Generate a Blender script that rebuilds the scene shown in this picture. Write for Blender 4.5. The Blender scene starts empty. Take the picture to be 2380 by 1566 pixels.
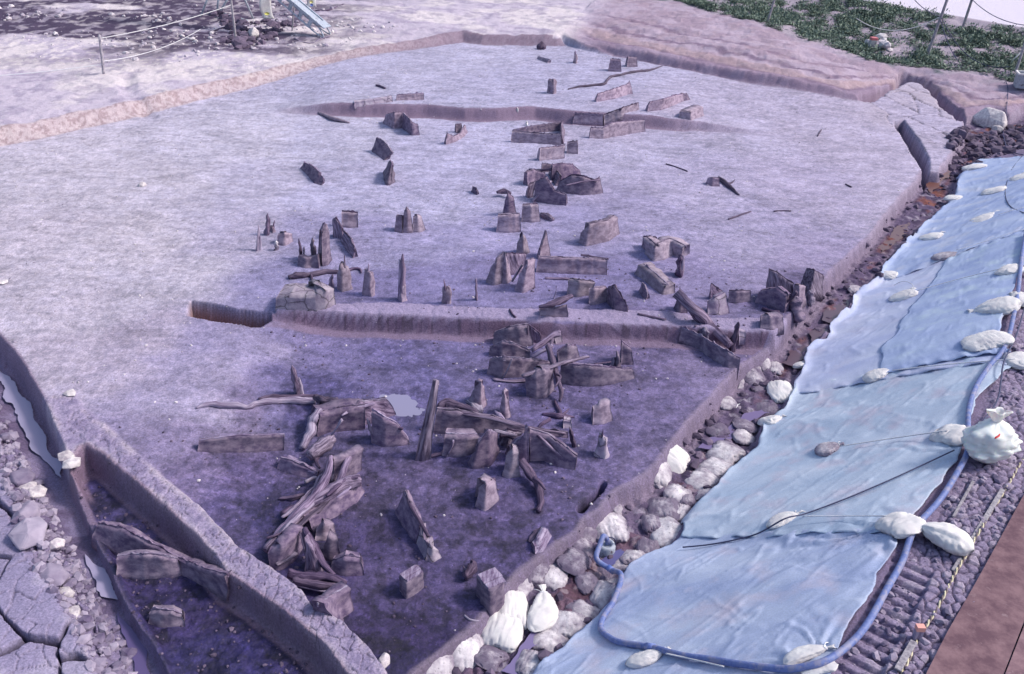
import bpy, math, random
import numpy as np
from mathutils import Vector, Matrix, noise as mnoise
random.seed(7)
R_ = math.radians
scene = bpy.context.scene
# ------------------------------------------------------------------ camera
CAMH = 7.0; FPX = 2000.0; PITCH = 29.0; ROLL = 2.0
cam_d = bpy.data.cameras.new("camera"); cam = bpy.data.objects.new("camera", cam_d)
scene.collection.objects.link(cam); scene.camera = cam
cam_d.sensor_width = 36.0; cam_d.lens = 36.0*FPX/2380.0
cam_d.clip_start = 0.1; cam_d.clip_end = 5000.0
CM = Matrix.Translation((0,0,CAMH)) @ Matrix.Rotation(R_(90-PITCH),4,'X') @ Matrix.Rotation(R_(ROLL),4,'Z')
cam.matrix_world = CM
# ------------------------------------------------------------------ world and sun
SUN_EL, SUN_AZ = 46.0, 86.0      # azimuth clockwise from +Y (the viewing direction)
w = bpy.data.worlds.new("World"); scene.world = w; w.use_nodes = True
nt = w.node_tree; bg = nt.nodes["Background"]
sky = nt.nodes.new("ShaderNodeTexSky"); sky.sky_type = 'NISHITA'; sky.sun_disc = False
sky.sun_elevation = R_(SUN_EL); sky.sun_rotation = R_(SUN_AZ); sky.air_density = 1.0; sky.dust_density = 3.0
nt.links.new(sky.outputs[0], bg.inputs[0]); bg.inputs[1].default_value = 0.15
sd = bpy.data.lights.new("sun",'SUN'); sd.energy = 2.2; sd.angle = R_(9); sd.color = (1.0,0.93,0.86)
so = bpy.data.objects.new("sun", sd); scene.collection.objects.link(so)
sv = Vector((math.sin(R_(SUN_AZ))*math.cos(R_(SUN_EL)), math.cos(R_(SUN_AZ))*math.cos(R_(SUN_EL)), math.sin(R_(SUN_EL))))
so.rotation_euler = sv.to_track_quat('Z','Y').to_euler()
vs = scene.view_settings; vs.view_transform = 'Standard'; vs.look = 'None'; vs.exposure = 0.42; vs.gamma = 1.0
scene.render.engine = 'CYCLES'

# ------------------------------------------------------------------ tracing helpers: a sight line meets a surface of known height
RM = np.array(CM.to_3x3())
def at(px, py, z=0.0):
    d = RM @ np.array([(px-1190)/FPX, -(py-783)/FPX, -1.0])
    if d[2] > -0.012: d[2] = -0.012
    t = (z-CAMH)/d[2]
    return (d[0]*t, d[1]*t, z)
def project(p):
    q = RM.T @ (np.array(p)-np.array([0,0,CAMH]))
    return (1190+FPX*q[0]/-q[2], 783-FPX*q[1]/-q[2])
ZO = {0:(0,0,1.0),1:(0,0,.3342),2:(792.3,0,.3342),3:(1584.6,0,.3342),4:(0,521.6,.3342),5:(792.3,521.6,.3342),
      6:(1584.6,521.6,.3342),7:(0,1042.4,.3342),8:(792.3,1042.4,.3342),9:(1584.6,1042.4,.3342),
      11:(443.6,826,.2249),12:(581.2,1055.4,.254),13:(963.6,856.6,.2249),14:(1453.1,581.2,.2249),15:(566,458.9,.18),16:(428.3,0,.16067)}
def Q(n, pts):
    ox,oy,s = ZO[n]
    return [(ox+s*p[0], oy+s*p[1]) for p in pts]

# ------------------------------------------------------------------ numpy noise
def _h(ix, iy, s):
    n = (ix.astype(np.int64)*374761393 + iy.astype(np.int64)*668265263 + s*974711) & 0xffffffff
    n = ((n ^ (n>>13))*1274126177) & 0xffffffff
    n = n ^ (n>>16)
    return (n & 0xffffff)/float(0xffffff)
def vn(x, y, s=0):
    ix = np.floor(x); iy = np.floor(y); fx = x-ix; fy = y-iy
    fx = fx*fx*(3-2*fx); fy = fy*fy*(3-2*fy)
    a=_h(ix,iy,s); b=_h(ix+1,iy,s); c=_h(ix,iy+1,s); d=_h(ix+1,iy+1,s)
    return (a*(1-fx)+b*fx)*(1-fy)+(c*(1-fx)+d*fx)*fy
def fbm(x, y, o=4, s=0):
    r = 0; a = .5; t=0
    for i in range(o):
        r = r + a*vn(x*2**i+17.3*i, y*2**i-9.1*i, s+i); t += a; a *= .5
    return r/t
def voro(x, y, s=0, jit=.9):
    ix = np.floor(x); iy = np.floor(y)
    f1 = np.full(x.shape, 9.0); f2 = np.full(x.shape, 9.0); cid = np.zeros(x.shape)
    for dx in (-1,0,1):
        for dy in (-1,0,1):
            cx = ix+dx; cy = iy+dy
            px = cx+.5+jit*(_h(cx,cy,s)-.5); py = cy+.5+jit*(_h(cx,cy,s+5)-.5)
            d = np.hypot(px-x, py-y); idd = _h(cx,cy,s+9)
            m = d < f1
            f2 = np.where(m, f1, np.minimum(f2, d)); cid = np.where(m, idd, cid); f1 = np.where(m, d, f1)
    return f1, f2, cid
def ss(a, b, x):
    t = np.clip((x-a)/(b-a), 0, 1); return t*t*(3-2*t)
def dseg(P, x, y):
    """distance to an open polyline"""
    best = np.full(x.shape, 1e9)
    for (x0,y0),(x1,y1) in zip(P[:-1], P[1:]):
        ex, ey = x1-x0, y1-y0; L = ex*ex+ey*ey+1e-12
        t = np.clip(((x-x0)*ex+(y-y0)*ey)/L, 0, 1)
        best = np.minimum(best, (x-x0-t*ex)**2+(y-y0-t*ey)**2)
    return np.sqrt(best)
def sdp(P, x, y):
    """signed distance to a closed polygon, positive inside"""
    n = len(P); ins = np.zeros(x.shape, bool)
    for i in range(n):
        x0,y0 = P[i]; x1,y1 = P[(i+1)%n]
        if y0 == y1: continue
        c = ((y0 > y) != (y1 > y)) & (x < (x1-x0)*(y-y0)/(y1-y0)+x0)
        ins ^= c
    d = dseg(list(P)+[P[0]], x, y)
    return np.where(ins, d, -d)
def W(n, pts, z=0.0):
    """traced corners -> ground plan; z a number or list"""
    q = Q(n, pts)
    return [at(a,b, z[i] if isinstance(z,(list,tuple)) else z)[:2] for i,(a,b) in enumerate(q)]
# ------------------------------------------------------------------ the ground: one sheet, all cuts and banks are in its height
def zplat(y): return .34+.5*ss(28,43,y)
# lip of the upper-left plateau
LIP = [at(a,b,z)[:2] for a,b,z in [(-700,470,0.35),(-300,362,0.35),(0,297,0.35),(60,287,0.35),(167,262,0.35),(260,244,0.35),(327,224,0.37),(351,221,0.37),(468,190,0.40),(560,170,0.44),(635,152,0.48),(720,131,0.54),(795,114,0.60),(880,97,0.68),(959,83,0.75),(1020,71,0.80),(1076,63,0.83),(1126,69,0.85),(1200,70,0.85),(1293,72,0.85)]]
# foot and grass edge of the right-hand bank
BFOOT = [at(a,b,z)[:2] for a,b,z in [(1293,99,.3),(1350,115,.3),(1427,134,.3),(1500,148,.28),(1587,165,.25),(1719,193,.2),(1852,217,.12),(1996,242,.03),(2030,226,.03),(2070,203,.03),(2110,190,.03),(2150,202,.03),(2185,235,.03),(2215,262,.0),(2240,282,-.1),(2275,268,-.1),(2310,262,-.1),(2345,278,-.2),(2395,250,-.3),(2600,150,-.3)]]
GRASS = [at(a,b,z)[:2] for a,b,z in [(1100,-70,1.05),(1300,-50,1.05),(1450,-22,1.05),(1585,13,1.05),(1785,63,1.05),(1919,94,1.0),(2019,124,.9),(2153,140,.75),(2287,174,.5),(2380,200,.42),(2560,240,.4),(3000,300,.4)]]
PLAT = LIP + [at(1330,40,1.0)[:2], (20,120),(20,4000),(-4000,4000),(-4000,10),(-60,10)]
BANK = BFOOT + [(200,60),(4000,400),(4000,4000),(20,4000),(20,120), at(1330,40,1.0)[:2], LIP[-1]]
ROADL = [at(a,b,1.25)[:2] for a,b in [(1780,-48),(1996,0),(2153,23),(2380,62),(2700,118)]]
# ledge across the upper floor
LEDGE = [at(a,b,.28)[:2] for a,b in [(600,236),(700,240),(760,243),(830,246),(926,248),(992,248),(1079,257),(1160,258),(1243,254),(1333,264),(1403,267),(1480,272),(1560,277),(1635,280),(1740,286),(1850,290),(1960,296),(2050,300)]]
UPPER = LEDGE + [(60,60),(0,90),(-60,60)]
# lower floor
BAULK_N = [at(a,b,.07)[:2] for a,b in [(520,735),(585,728),(640,721),(700,722),(750,723),(792,725),(860,728),(930,731),(1000,734),(1100,738),(1200,741),(1250,745),(1320,745),(1400,749),(1450,751),(1520,753),(1585,756),(1690,766),(1770,769),(1812,769),(1836,738)]]
BAULK_F = [at(a,b,.09)[:2] for a,b in [(1800,733),(1640,733),(1585,722),(1500,716),(1400,714),(1300,712),(1200,711),(1100,707),(1000,703),(930,698),(780,699),(640,705)]]
EDGE = [at(a,b,z)[:2] for a,b,z in [(2247,307,0),(2215,355,0),(2183,401,0),(2146,398,0),(2125,430,0),(2100,451,0),(2060,501,0),(2046,521,0),(2015,555,0),(1986,581,0),(1960,605,0),(1946,621,0),(1915,655,-.02),(1880,695,-.02),(1845,728,0),(1836,735,0),(1822,790,-.28),(1785,824,-.32),(1719,867,-.33),(1652,935,-.34),(1615,975,-.35),(1585,1016,-.36),(1510,1109,-.38),(1440,1150,-.4),(1400,1195,-.4),(1357,1215,-.4),(1340,1243,-.42),(1280,1290,-.45),(1226,1333,-.45),(1176,1385,-.45),(1120,1460,-.45),(1059,1512,-.45),(992,1557,-.45),(900,1640,-.45),(700,1900,-.45)]]
LOWER = BAULK_N + [(EDGE[15][0]+1.5,EDGE[15][1]+.1),(9,11),(6,5),(3,1),(-4,1.0),(-9,6),(-9,12.5)]
BAULK_M = BAULK_N[2:] + BAULK_F
BAULK_D = [at(a,b,z)[:2] for a,b,z in [(94,919,.0),(124,989,0),(144,1042,0),(157,1080,0),(187,1036,0),(200,1033,0),(234,1052,0),(301,1109,0),(364,1162,0),(455,1246,0),(521,1329,0),(575,1363,0),(655,1420,0),(735,1486,0),(795,1557,0),(860,1640,0),(1010,1700,0),(906,1557,0),(859,1500,0),(795,1436,0),(735,1410,0),(702,1366,0),(628,1309,0),(561,1269,0),(515,1222,0),(481,1186,0),(434,1146,0),(378,1109,0),(314,1049,0),(237,982,0),(200,952,0),(174,919,0)]]
SUBPIT = [at(a,b,z)[:2] for a,b,z in [(157,1085,-.02),(187,1040,-.02),(200,1034,0),(234,1052,0),(301,1109,0),(364,1162,0),(455,1246,0),(521,1329,0),(575,1363,0),(655,1420,0),(735,1486,0),(795,1557,0),(880,1660,0),(700,2000,-.3),(500,1800,-.3),(420,1640,-.3),(361,1506,-.3),(301,1416,-.3),(261,1326,-.3),(217,1232,-.3),(185,1160,-.30)]]
LEFTP = [at(a,b,z)[:2] for a,b,z in [(-500,300,0),(-160,600,0),(-60,720,0),(0,782,0),(43,832,0),(94,919,0),(124,989,0),(144,1044,0),(157,1085,0),(185,1160,-.3),(217,1232,-.3),(261,1326,-.3),(301,1416,-.3),(361,1506,-.3),(420,1640,-.3),(500,1800,-.3)]] + [(-2,1),(-40,1),(-40,22)]
SLAB = [at(a,b,z)[:2] for a,b,z in [(-260,900,-.2),(-60,1030,-.2),(0,1092,-.2),(43,1202,-.2),(73,1289,-.2),(127,1369,-.2),(167,1436,-.2),(200,1486,-.2),(250,1580,-.2),(330,1750,-.2)]] + [(-2,1),(-40,1),(-40,12)]
DITCHL = [at(a,b,-.43)[:2] for a,b in [(-120,760),(-40,850),(15,900),(60,960),(95,1030),(115,1070),(134,1110),(160,1180),(185,1225),(215,1290),(238,1350),(262,1400),(290,1450),(325,1520),(370,1600),(430,1720)]]
# tarp foot and crest
def zfoot(py): return -.10-.38*max(0.0,min(1.0,(py-380)/620.0))
FOOT = [at(a,b,zfoot(b))[:2] for a,b in [(2600,280),(2420,325),(2340,345),(2300,362),(2255,384),(2225,421),(2223,451),(2203,475),(2150,521),(2133,538),(2053,621),(2046,651),(1986,688),(1976,721),(1929,755),(1926,778),(1872,815),(1873,850),(1846,885),(1843,915),(1819,955),(1772,989),(1765,1042),(1719,1075),(1618,1176),(1587,1216),(1560,1270),(1494,1296),(1460,1319),(1437,1360),(1390,1436),(1327,1493),(1262,1543),(1225,1590),(1090,1750)]]
CREST = [at(a,b,.9)[:2] for a,b in [(2700,300),(2560,360),(2480,420),(2430,500),(2400,570),(2375,640),(2340,700),(2320,788),(2300,850),(2270,920),(2245,1000),(2220,1075),(2146,1176),(2080,1273),(2000,1410),(1932,1540),(1880,1640),(1780,1820)]]
RSIDE = FOOT + [(0,1),(60,-10),(400,60),(200,60)]
DITCHR = EDGE + [(-1,2.5),(1,2.0)] + FOOT[::-1] + [BFOOT[-1], BFOOT[-2], BFOOT[-3], BFOOT[-4], BFOOT[-5], BFOOT[-6]]
SLOT = W(3, [(1480,840),(1545,825),(1640,960),(1720,1090),(1722,1180),(1712,1255),(1680,1190),(1600,1060),(1500,900)], 0.0)
HOLE = W(4, [(1325,530),(1500,555),(1650,585),(1800,605),(1880,612),(1882,635),(1810,680),(1750,690),(1650,680),(1500,665),(1400,648),(1298,625)], 0.0)
CRACK1 = W(0, [(2010,240),(2060,212),(2105,190),(2150,200),(2175,222),(2205,246),(2238,276)], .03)
CRACK2 = W(8, [(1668,440),(1700,400),(1760,350),(1800,310),(1822,268)], -.38)
GROOVE = [at(a,b,z)[:2] for a,b,z in [(344,247,.3),(335,232,.46),(320,221,.47),(300,206,.5),(293,190,.52),(294,165,.55)]]
SCARPS = [LIP, BFOOT, LEDGE, BAULK_N, EDGE]

CY = at(157,1085,0)[1]
def s2l(c):
    return tuple(((v/255)/12.92 if v/255 <= .04045 else ((v/255+.055)/1.055)**2.4) for v in c)
# soil tones by place (paler above and left, darker in the low middle): frame px, sRGB 0-255
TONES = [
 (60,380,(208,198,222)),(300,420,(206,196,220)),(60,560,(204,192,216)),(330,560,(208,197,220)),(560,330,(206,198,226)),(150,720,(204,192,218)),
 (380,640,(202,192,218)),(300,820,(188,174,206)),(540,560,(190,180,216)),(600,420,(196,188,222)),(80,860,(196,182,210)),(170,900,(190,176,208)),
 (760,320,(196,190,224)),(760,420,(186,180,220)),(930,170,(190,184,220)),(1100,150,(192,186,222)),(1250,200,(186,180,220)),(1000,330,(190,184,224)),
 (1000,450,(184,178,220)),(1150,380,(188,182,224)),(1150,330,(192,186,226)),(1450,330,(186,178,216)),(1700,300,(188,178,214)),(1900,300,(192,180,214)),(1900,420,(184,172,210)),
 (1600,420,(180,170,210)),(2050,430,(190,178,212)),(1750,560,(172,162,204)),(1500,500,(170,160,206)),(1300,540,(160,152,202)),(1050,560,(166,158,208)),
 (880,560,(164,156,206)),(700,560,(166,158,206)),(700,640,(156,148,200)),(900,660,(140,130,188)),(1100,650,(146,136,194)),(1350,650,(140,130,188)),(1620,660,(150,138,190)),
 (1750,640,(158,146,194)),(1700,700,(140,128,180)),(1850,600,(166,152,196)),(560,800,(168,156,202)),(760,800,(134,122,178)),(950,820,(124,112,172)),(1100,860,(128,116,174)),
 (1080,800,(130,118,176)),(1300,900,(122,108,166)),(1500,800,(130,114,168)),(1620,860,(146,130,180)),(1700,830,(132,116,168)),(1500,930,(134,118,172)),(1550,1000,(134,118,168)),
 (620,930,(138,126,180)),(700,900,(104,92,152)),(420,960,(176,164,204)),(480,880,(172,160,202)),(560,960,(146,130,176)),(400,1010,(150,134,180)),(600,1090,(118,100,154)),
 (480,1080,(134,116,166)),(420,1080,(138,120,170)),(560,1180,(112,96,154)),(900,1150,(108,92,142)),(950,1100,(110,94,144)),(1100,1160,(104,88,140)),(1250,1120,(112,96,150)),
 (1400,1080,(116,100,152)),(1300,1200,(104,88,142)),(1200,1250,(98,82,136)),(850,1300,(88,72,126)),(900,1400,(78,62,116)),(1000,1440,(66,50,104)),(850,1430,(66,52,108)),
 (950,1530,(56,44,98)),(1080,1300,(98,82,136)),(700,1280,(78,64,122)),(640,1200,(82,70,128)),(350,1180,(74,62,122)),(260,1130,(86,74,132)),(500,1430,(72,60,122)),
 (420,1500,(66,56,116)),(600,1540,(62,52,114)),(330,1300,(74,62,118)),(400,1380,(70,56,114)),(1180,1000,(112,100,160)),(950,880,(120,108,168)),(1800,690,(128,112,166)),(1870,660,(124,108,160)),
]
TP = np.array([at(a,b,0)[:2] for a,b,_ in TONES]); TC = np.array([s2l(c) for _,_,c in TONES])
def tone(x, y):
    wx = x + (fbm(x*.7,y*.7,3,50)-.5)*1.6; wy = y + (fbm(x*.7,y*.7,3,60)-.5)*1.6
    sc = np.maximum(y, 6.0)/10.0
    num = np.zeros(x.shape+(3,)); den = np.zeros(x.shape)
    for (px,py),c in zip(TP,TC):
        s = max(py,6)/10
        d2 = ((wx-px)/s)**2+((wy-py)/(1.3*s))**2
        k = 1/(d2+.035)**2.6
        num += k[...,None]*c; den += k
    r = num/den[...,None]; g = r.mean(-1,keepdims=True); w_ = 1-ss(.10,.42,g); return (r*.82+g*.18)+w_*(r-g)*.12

def terrain(x, y, colour=False):
    x = np.asarray(x,float); y = np.asarray(y,float)
    n1 = fbm(x*.5,y*.5,4,1)-.5; n2 = fbm(x*3,y*3,4,2)-.5; n3 = fbm(x*14,y*14,3,3)-.5
    rag = (fbm(x*2.2,y*2.2,4,11)-.5)*.16+(fbm(x*8,y*8,3,12)-.5)*.022
    far = ss(20,45,y)
    rag = rag*(1+1.0*far)
    z = n1*.10+n2*.03+n3*.012
    # --- ledge
    sl = sdp(UPPER,x,y)+rag*.55
    fade = ss(-8.0,-5.4,x)*(1-ss(3.6,8.2,x))
    up = ss(-.10,.16,sl)
    z = z + .34*up*fade + .34*up*(1-fade)*ss(0,8,sl)
    # --- lower floor
    dl = sdp(LOWER,x,y)+rag*.5
    drop = .25*ss(-4.9,-2.9,x)+.13*ss(12.5,7,y)*ss(-3.6,-.5,x)
    low = ss(.0,.07,dl)
    z = z - drop*low
    # --- baulks
    bm = sdp(BAULK_M,x,y)+rag*.25
    kbm = ss(-.02,.03,bm); z = z*(1-kbm)+np.maximum(z, .06+n3*.03+n2*.05)*kbm
    bd = sdp(BAULK_D,x,y)+rag*.35
    kb = ss(-.05,.03,bd); kb = kb*ss(-8.2,-6.6,x)
    z = z*(1-kb)+kb*(.0+n2*.05+n3*.03)
    # --- outer plateau
    dp = sdp(PLAT,x,y)+rag*.5
    kp = ss(-.50,.04,dp)
    zp = zplat(y)+n2*.09+n3*.04+n1*.15
    z = z*(1-kp)+zp*kp
    # --- right bank
    db = sdp(BANK,x,y)+rag*.5*(1-.6*ss(9,12,x))
    dft = np.where(db>0, np.maximum(dseg(BFOOT,x,y)+rag*.5*(1-.6*ss(9,12,x)),0), 0)
    dg = dseg(GRASS,x,y); tb = np.clip(dft/(dft+dg+1e-6),0,1)
    gside = sdp(GRASS+[(4000,400),(4000,4000),(20,4000),(20,120)],x,y)
    tb = np.where(gside>0, 1.0, tb)
    inner = (.30+.04*np.sin(y*1.3))*ss(0,.35,dft)*(1-.75*ss(8,12,x))
    zgr = 1.05-.65*ss(9.5,15.5,x)
    zb0 = .25-.3*ss(9,15,x)
    zb = .022*np.sin(tb*34)*ss(.02,.1,tb)*(1-ss(.55,.75,tb))+zb0+inner+(zgr-zb0-.3*(1-.75*ss(8,12,x)))*tb**.9+.05*ss(.28,.33,tb)-.02*ss(.5,.53,tb)+n2*.09+n3*.06+(fbm(x*.9,y*2.2,4,22)-.5)*.22*ss(.02,.2,tb)*(1-ss(.8,1,tb))
    zb = zb+ss(0,12,gside)*(1.2-zgr)+ss(0,1,gside)*(fbm(x*1.3,y*1.3,4,21)-.5)*.3
    rs = sdp(ROADL+[(4000,600),(4000,4000),(20,4000)],x,y)
    kr = ss(-.9,0,rs); zb = zb*(1-kr)+1.22*kr
    dpl = np.maximum(-sdp(PLAT,x,y),0)
    zb = np.maximum(zb, zp-.07*dpl)
    kbk = ss(-.05,.06,db)
    z = z*(1-kbk)+zb*kbk
    # --- right ditch
    dd = sdp(DITCHR,x,y)+rag*.6
    inD = dd>-.12
    lump = np.abs(fbm(x*5,y*5,4,31)-.5)
    zd = -.30-.30*ss(17,9.5,y)+(lump-.1)*.20+n2*.08
    kd = ss(-.05,.07,dd)
    z = z*(1-kd)+zd*kd
    # --- tarp slope and path
    rr = sdp(RSIDE,x,y)
    dc = dseg(CREST,x,y); pathside = sdp(CREST+[(0,1),(60,-10),(400,60)],x,y)
    t = np.maximum(rr,0)/(np.maximum(rr,0)+dc+1e-6)
    t = np.where(pathside>0,1.0,t)
    zf0 = -.12-.36*ss(25,10.5,y)
    zr = zf0+(.9-zf0)*(t*.75+.25*t*t*(3-2*t))
    prough = ss(0,.3,pathside)
    f1,f2,cid = voro(x*9,y*9,41); e1 = f2-f1
    clod = ss(.02,.25,e1)*(.4+.6*cid)
    zr = zr + prough*(clod*.045+n2*.08+(fbm(x*1.5,y*1.5,3,42)-.5)*.1)+(1-prough)*(n2*.05)
    ta = at(2115,1335,.9); tb2 = at(1990,1560,.9); tx,ty = tb2[0]-ta[0],tb2[1]-ta[1]; tl = math.hypot(tx,ty); tx/=tl; ty/=tl
    au = (x-ta[0])*tx+(y-ta[1])*ty; av = (x-ta[0])*ty-(y-ta[1])*tx
    trk = (1-ss(.16,.2,np.abs(av+ (fbm(x*3,y*3,2,44)-.5)*.1)))*ss(-.3,-.1,au)*(1-ss(2.3,2.6,au))
    zr = zr*(1-trk)+trk*(.90-.045*ss(-.2,.35,np.sin(au*2*math.pi/.155))+n3*.02)
    kr2 = ss(-.06,.05,rr)
    z = z*(1-kr2)+zr*kr2
    # --- left side
    dL = sdp(LEFTP,x,y)+rag*.25
    kL = ss(-.04,.07,dL)
    dch = dseg(DITCHL,x,y)
    f1,f2,cid2 = voro(x*6,y*6,71); e2 = f2-f1
    rub = ss(.03,.3,e2)*cid2
    zl = -.44+.16*ss(.10,.6,dch)+rub*.10*ss(.12,.35,dch)+n2*.05
    sl2 = sdp(SLAB,x,y)+rag*1.2
    wxs = x+(fbm(x*2,y*2,3,81)-.5)*.22; wys = y+(fbm(x*2,y*2,3,82)-.5)*.22
    f1,f2,cid3 = voro(wxs*1.15+wys*.35,wys*.95,83); e3 = f2-f1
    g1,g2,cid4 = voro(wxs*3.6,wys*3.6,84); e4 = g2-g1
    zs = -.26+ .26*ss(0,2.5,sl2)+cid3*.10+cid4*.025+n2*.06-.16*(1-ss(.01,.05,e3))-.02*(1-ss(.0,.05,e4))
    ks = ss(-.05,.1,sl2)
    zl = zl*(1-ks)+zs*ks
    z = z*(1-kL)+zl*kL
    # --- lower-left pit
    dS = sdp(SUBPIT,x,y)+rag*.2
    kS = ss(-.02,.10,dS)
    z = z*(1-kS)+(-.33+n2*.07+n3*.03-.02)*kS
    PU = at(925,937,-.3); z = z-.05*np.exp(-(((x-PU[0])/.65)**2+((y-PU[1])/.45)**2)*1.2)
    nr_ = ss(-.34,-.12,dL)*ss(-.34,-.12,dS)*(1-ss(CY-.35,CY-.12,y)); z = z*(1-nr_)+np.minimum(z,-.27+n2*.05)*nr_
    # --- cuts
    sS = sdp(SLOT,x,y)+rag*.2; z = z-.62*ss(-.02,.05,sS)
    sH = sdp(HOLE,x,y)+rag*.1; z = z-.5*ss(-.02,.04,sH)
    c1 = dseg(CRACK1,x,y)+rag*1.2; kc1 = 1-ss(.15,.27,c1); z = z-.42*kc1
    c2 = dseg(CRACK2,x,y)+rag*.2; kc2 = 1-ss(.03,.06,c2); z = z-.4*kc2
    cg = dseg(GROOVE,x,y)+rag*.3; kg = 1-ss(.05,.35,cg); z = z-.07*kg
    # fine cracks of drying clay
    wx = x+(fbm(x*5,y*5,3,91)-.5)*.12; wy = y+(fbm(x*5,y*5,3,92)-.5)*.12
    f1,f2,cidc = voro(wx*8.5,wy*7,93,1.0); ec = f2-f1
    mcrack = np.maximum(kb*.9, ss(0,.03,bm)*.25)
    lines = (1-ss(.0,.07,ec))*ss(.28,.42,fbm(x*3,y*3,2,96))
    z = z-.022*lines*mcrack + .012*(cidc-.5)*mcrack
    # slump cracks near far right corner
    SL = at(2150,260,0); ms = (1-ss(1.2,3.2,np.hypot((x-SL[0]),(y-SL[1])*.55)))*(1-kd)*(1-kbk)
    f1,f2,cids = voro(wx*.9+.3,wy*.6,95); es = f2-f1
    lines2 = (1-ss(.008,.035,es))*ms
    z = z-.05*lines2+ms*(cids-.4)*.05
    if not colour: return z
    # ------------------------------------------------ soil colours (albedo)
    K = .62
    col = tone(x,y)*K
    def mix(c, k):
        nonlocal col
        k = np.clip(k,0,1)[...,None]; col = col*(1-k)+np.array(c)*k
    darkish = 1-ss(.10,.40,col.mean(-1)/K)  # mask of the darker tones; it also lowers the roughness
    col = col*(1.07-.26*darkish)[...,None]
    m = fbm(x*1.3,y*1.3,5,101); m2 = fbm(x*9,y*9,4,102); m3 = fbm(x*30,y*30,2,103)
    mstr = fbm(x*2.2,y*7,4,108)
    col = col*(1-.07*darkish[...,None]*np.array([1.0,0,-.3])); col = col*(1+.36*(m-.5)+(.45+.5*darkish)*(m2-.5)+.4*(m3-.5)+.5*(mstr-.5))[...,None]
    fm = fbm(x*17,y*20,4,115); fm2 = fbm(x*4.5,y*6.5,5,116); q_ = (.45+.55*ss(0,.7,darkish))*(.40*(ss(.40,.60,fm)-.5)+.20*(ss(.38,.62,fm2)-.5))
    col = col*(1+q_)[...,None]; col = col*(1+q_[...,None]*np.array([.10,.03,-.16]))
    # dark peat specks in the darker ground
    pk = ss(.54,.64,fbm(x*5,y*5,5,104))*darkish
    col = col*(1-.5*pk)[...,None]
    sp = ss(.74,.82,fbm(x*26,y*26,2,105)); col = col*(1+.45*sp*(.4+darkish))[...,None]
    dk = ss(.72,.80,fbm(x*17,y*17,2,106))*ss(.4,.6,fbm(x*.8,y*.8,3,107)); col = col*(1-.35*dk)[...,None]
    clay = s2l((182,154,170)); clayd = s2l((152,128,156)); pale = s2l((236,226,226))
    jn = fbm(x*4,y*4,3,110); kbt_ = kb
    # scarp faces: bare brown-grey clay
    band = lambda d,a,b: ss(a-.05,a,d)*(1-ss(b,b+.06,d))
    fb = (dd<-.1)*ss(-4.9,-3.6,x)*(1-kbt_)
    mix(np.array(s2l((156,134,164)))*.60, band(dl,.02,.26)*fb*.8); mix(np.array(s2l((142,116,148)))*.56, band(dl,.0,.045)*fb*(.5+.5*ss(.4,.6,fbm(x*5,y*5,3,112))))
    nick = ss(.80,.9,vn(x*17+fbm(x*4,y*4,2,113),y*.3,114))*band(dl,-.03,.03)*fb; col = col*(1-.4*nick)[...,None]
    mix(np.array(clayd)*.62, band(sl,-.16,.14)*fade*.9)
    # plateau
    pcol = np.array(s2l((212,200,220)))*.70
    kp = np.maximum(kp, kbk*(1-ss(0,2.5,dpl)))
    mix(pcol, kp)
    if True:
        pd = ss(.40,.54,fbm(x*.35+3,y*.6,6,120)+.10*ss(33,42,y))*kp*ss(-3,-10,x+.1*(y-30))*ss(29,34,y)
        lightp = ss(.48,.62,fbm(x*.5,y*.5,4,121))*kp; mix(np.array(s2l((240,230,228)))*.80, lightp*.5)
        gs = kp*ss(.5,.64,fbm(x*2.4,y*2.4,4,122)); mix(np.array(s2l((160,148,182)))*.62, gs*.45)
        rocks = kp*ss(.60,.7,fbm(x*6,y*6,2,123))*ss(-6,-11,x)*ss(28,30,y)*ss(44,34,y); mix(np.array(pale)*.8, rocks*.7)
    mix(np.array(s2l((104,86,122)))*.42, np.clip(pd*1.0,0,1)*(1-.5*ss(.5,.62,fbm(x*3,y*3,3,125))))
    fz = band(dp,-.48,.03)*(db<-.15); streak = fbm(x*14,y*14,2,124)
    mix(np.array(s2l((216,196,200)))*.64, fz*.7*ss(14,-6,x)); mix(np.array(s2l((170,138,150)))*.5, fz*ss(.48,.62,streak)*.55)
    mix(np.array(s2l((150,128,158)))*.55, fz*ss(-9,-2,x)*.75)
    # bank
    bcol = np.array(s2l((194,176,198)))*.70
    mix(bcol, kbk*ss(-.3,1.5,dpl+ (fbm(x*1.2,y*1.2,3,132)-.5)*1.2)); kbk0=kbk; kbk = kbk*ss(0,1.8,dpl)
    bt = fbm(x*1.2,y*1.2,5,130); mix(np.array(s2l((140,114,150)))*.52, kbk*ss(.5,.95,-np.sin(tb*34+.8*(bt-.5)*4))*(1-ss(.5,.7,tb))*.75)
    mix(np.array(s2l((168,142,164)))*.6, kbk*ss(.45,.62,bt)*.5)
    mix(np.array(s2l((198,176,190)))*.62, kbk*ss(.5,.7,fbm(x*3,y*3,3,131))*.4)
    mix(np.array(s2l((142,118,158)))*.55, kbk*band(tb,.0,.10)*.45); mix(np.array(s2l((206,176,178)))*.6, kbk*band(tb,.17,.21)*.5)
    
    # verge under the grass
    kg2 = ss(-.2,.6,gside+(fbm(x*1.5,y*1.5,3,133)-.5)*2)*kbk
    mix(np.array(s2l((190,178,196)))*.6, kg2*.9); mix(np.array(s2l((78,110,112)))*.45, kg2*ss(.46,.6,fbm(x*1.6,y*1.1,5,134))*.8)
    mix(np.array(s2l((226,218,236)))*.78, ss(-.1,.1,rs)); 
    rfar = ss(9,9.5,rs); mix(np.array(s2l((120,96,120)))*.5, rfar)
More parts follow.
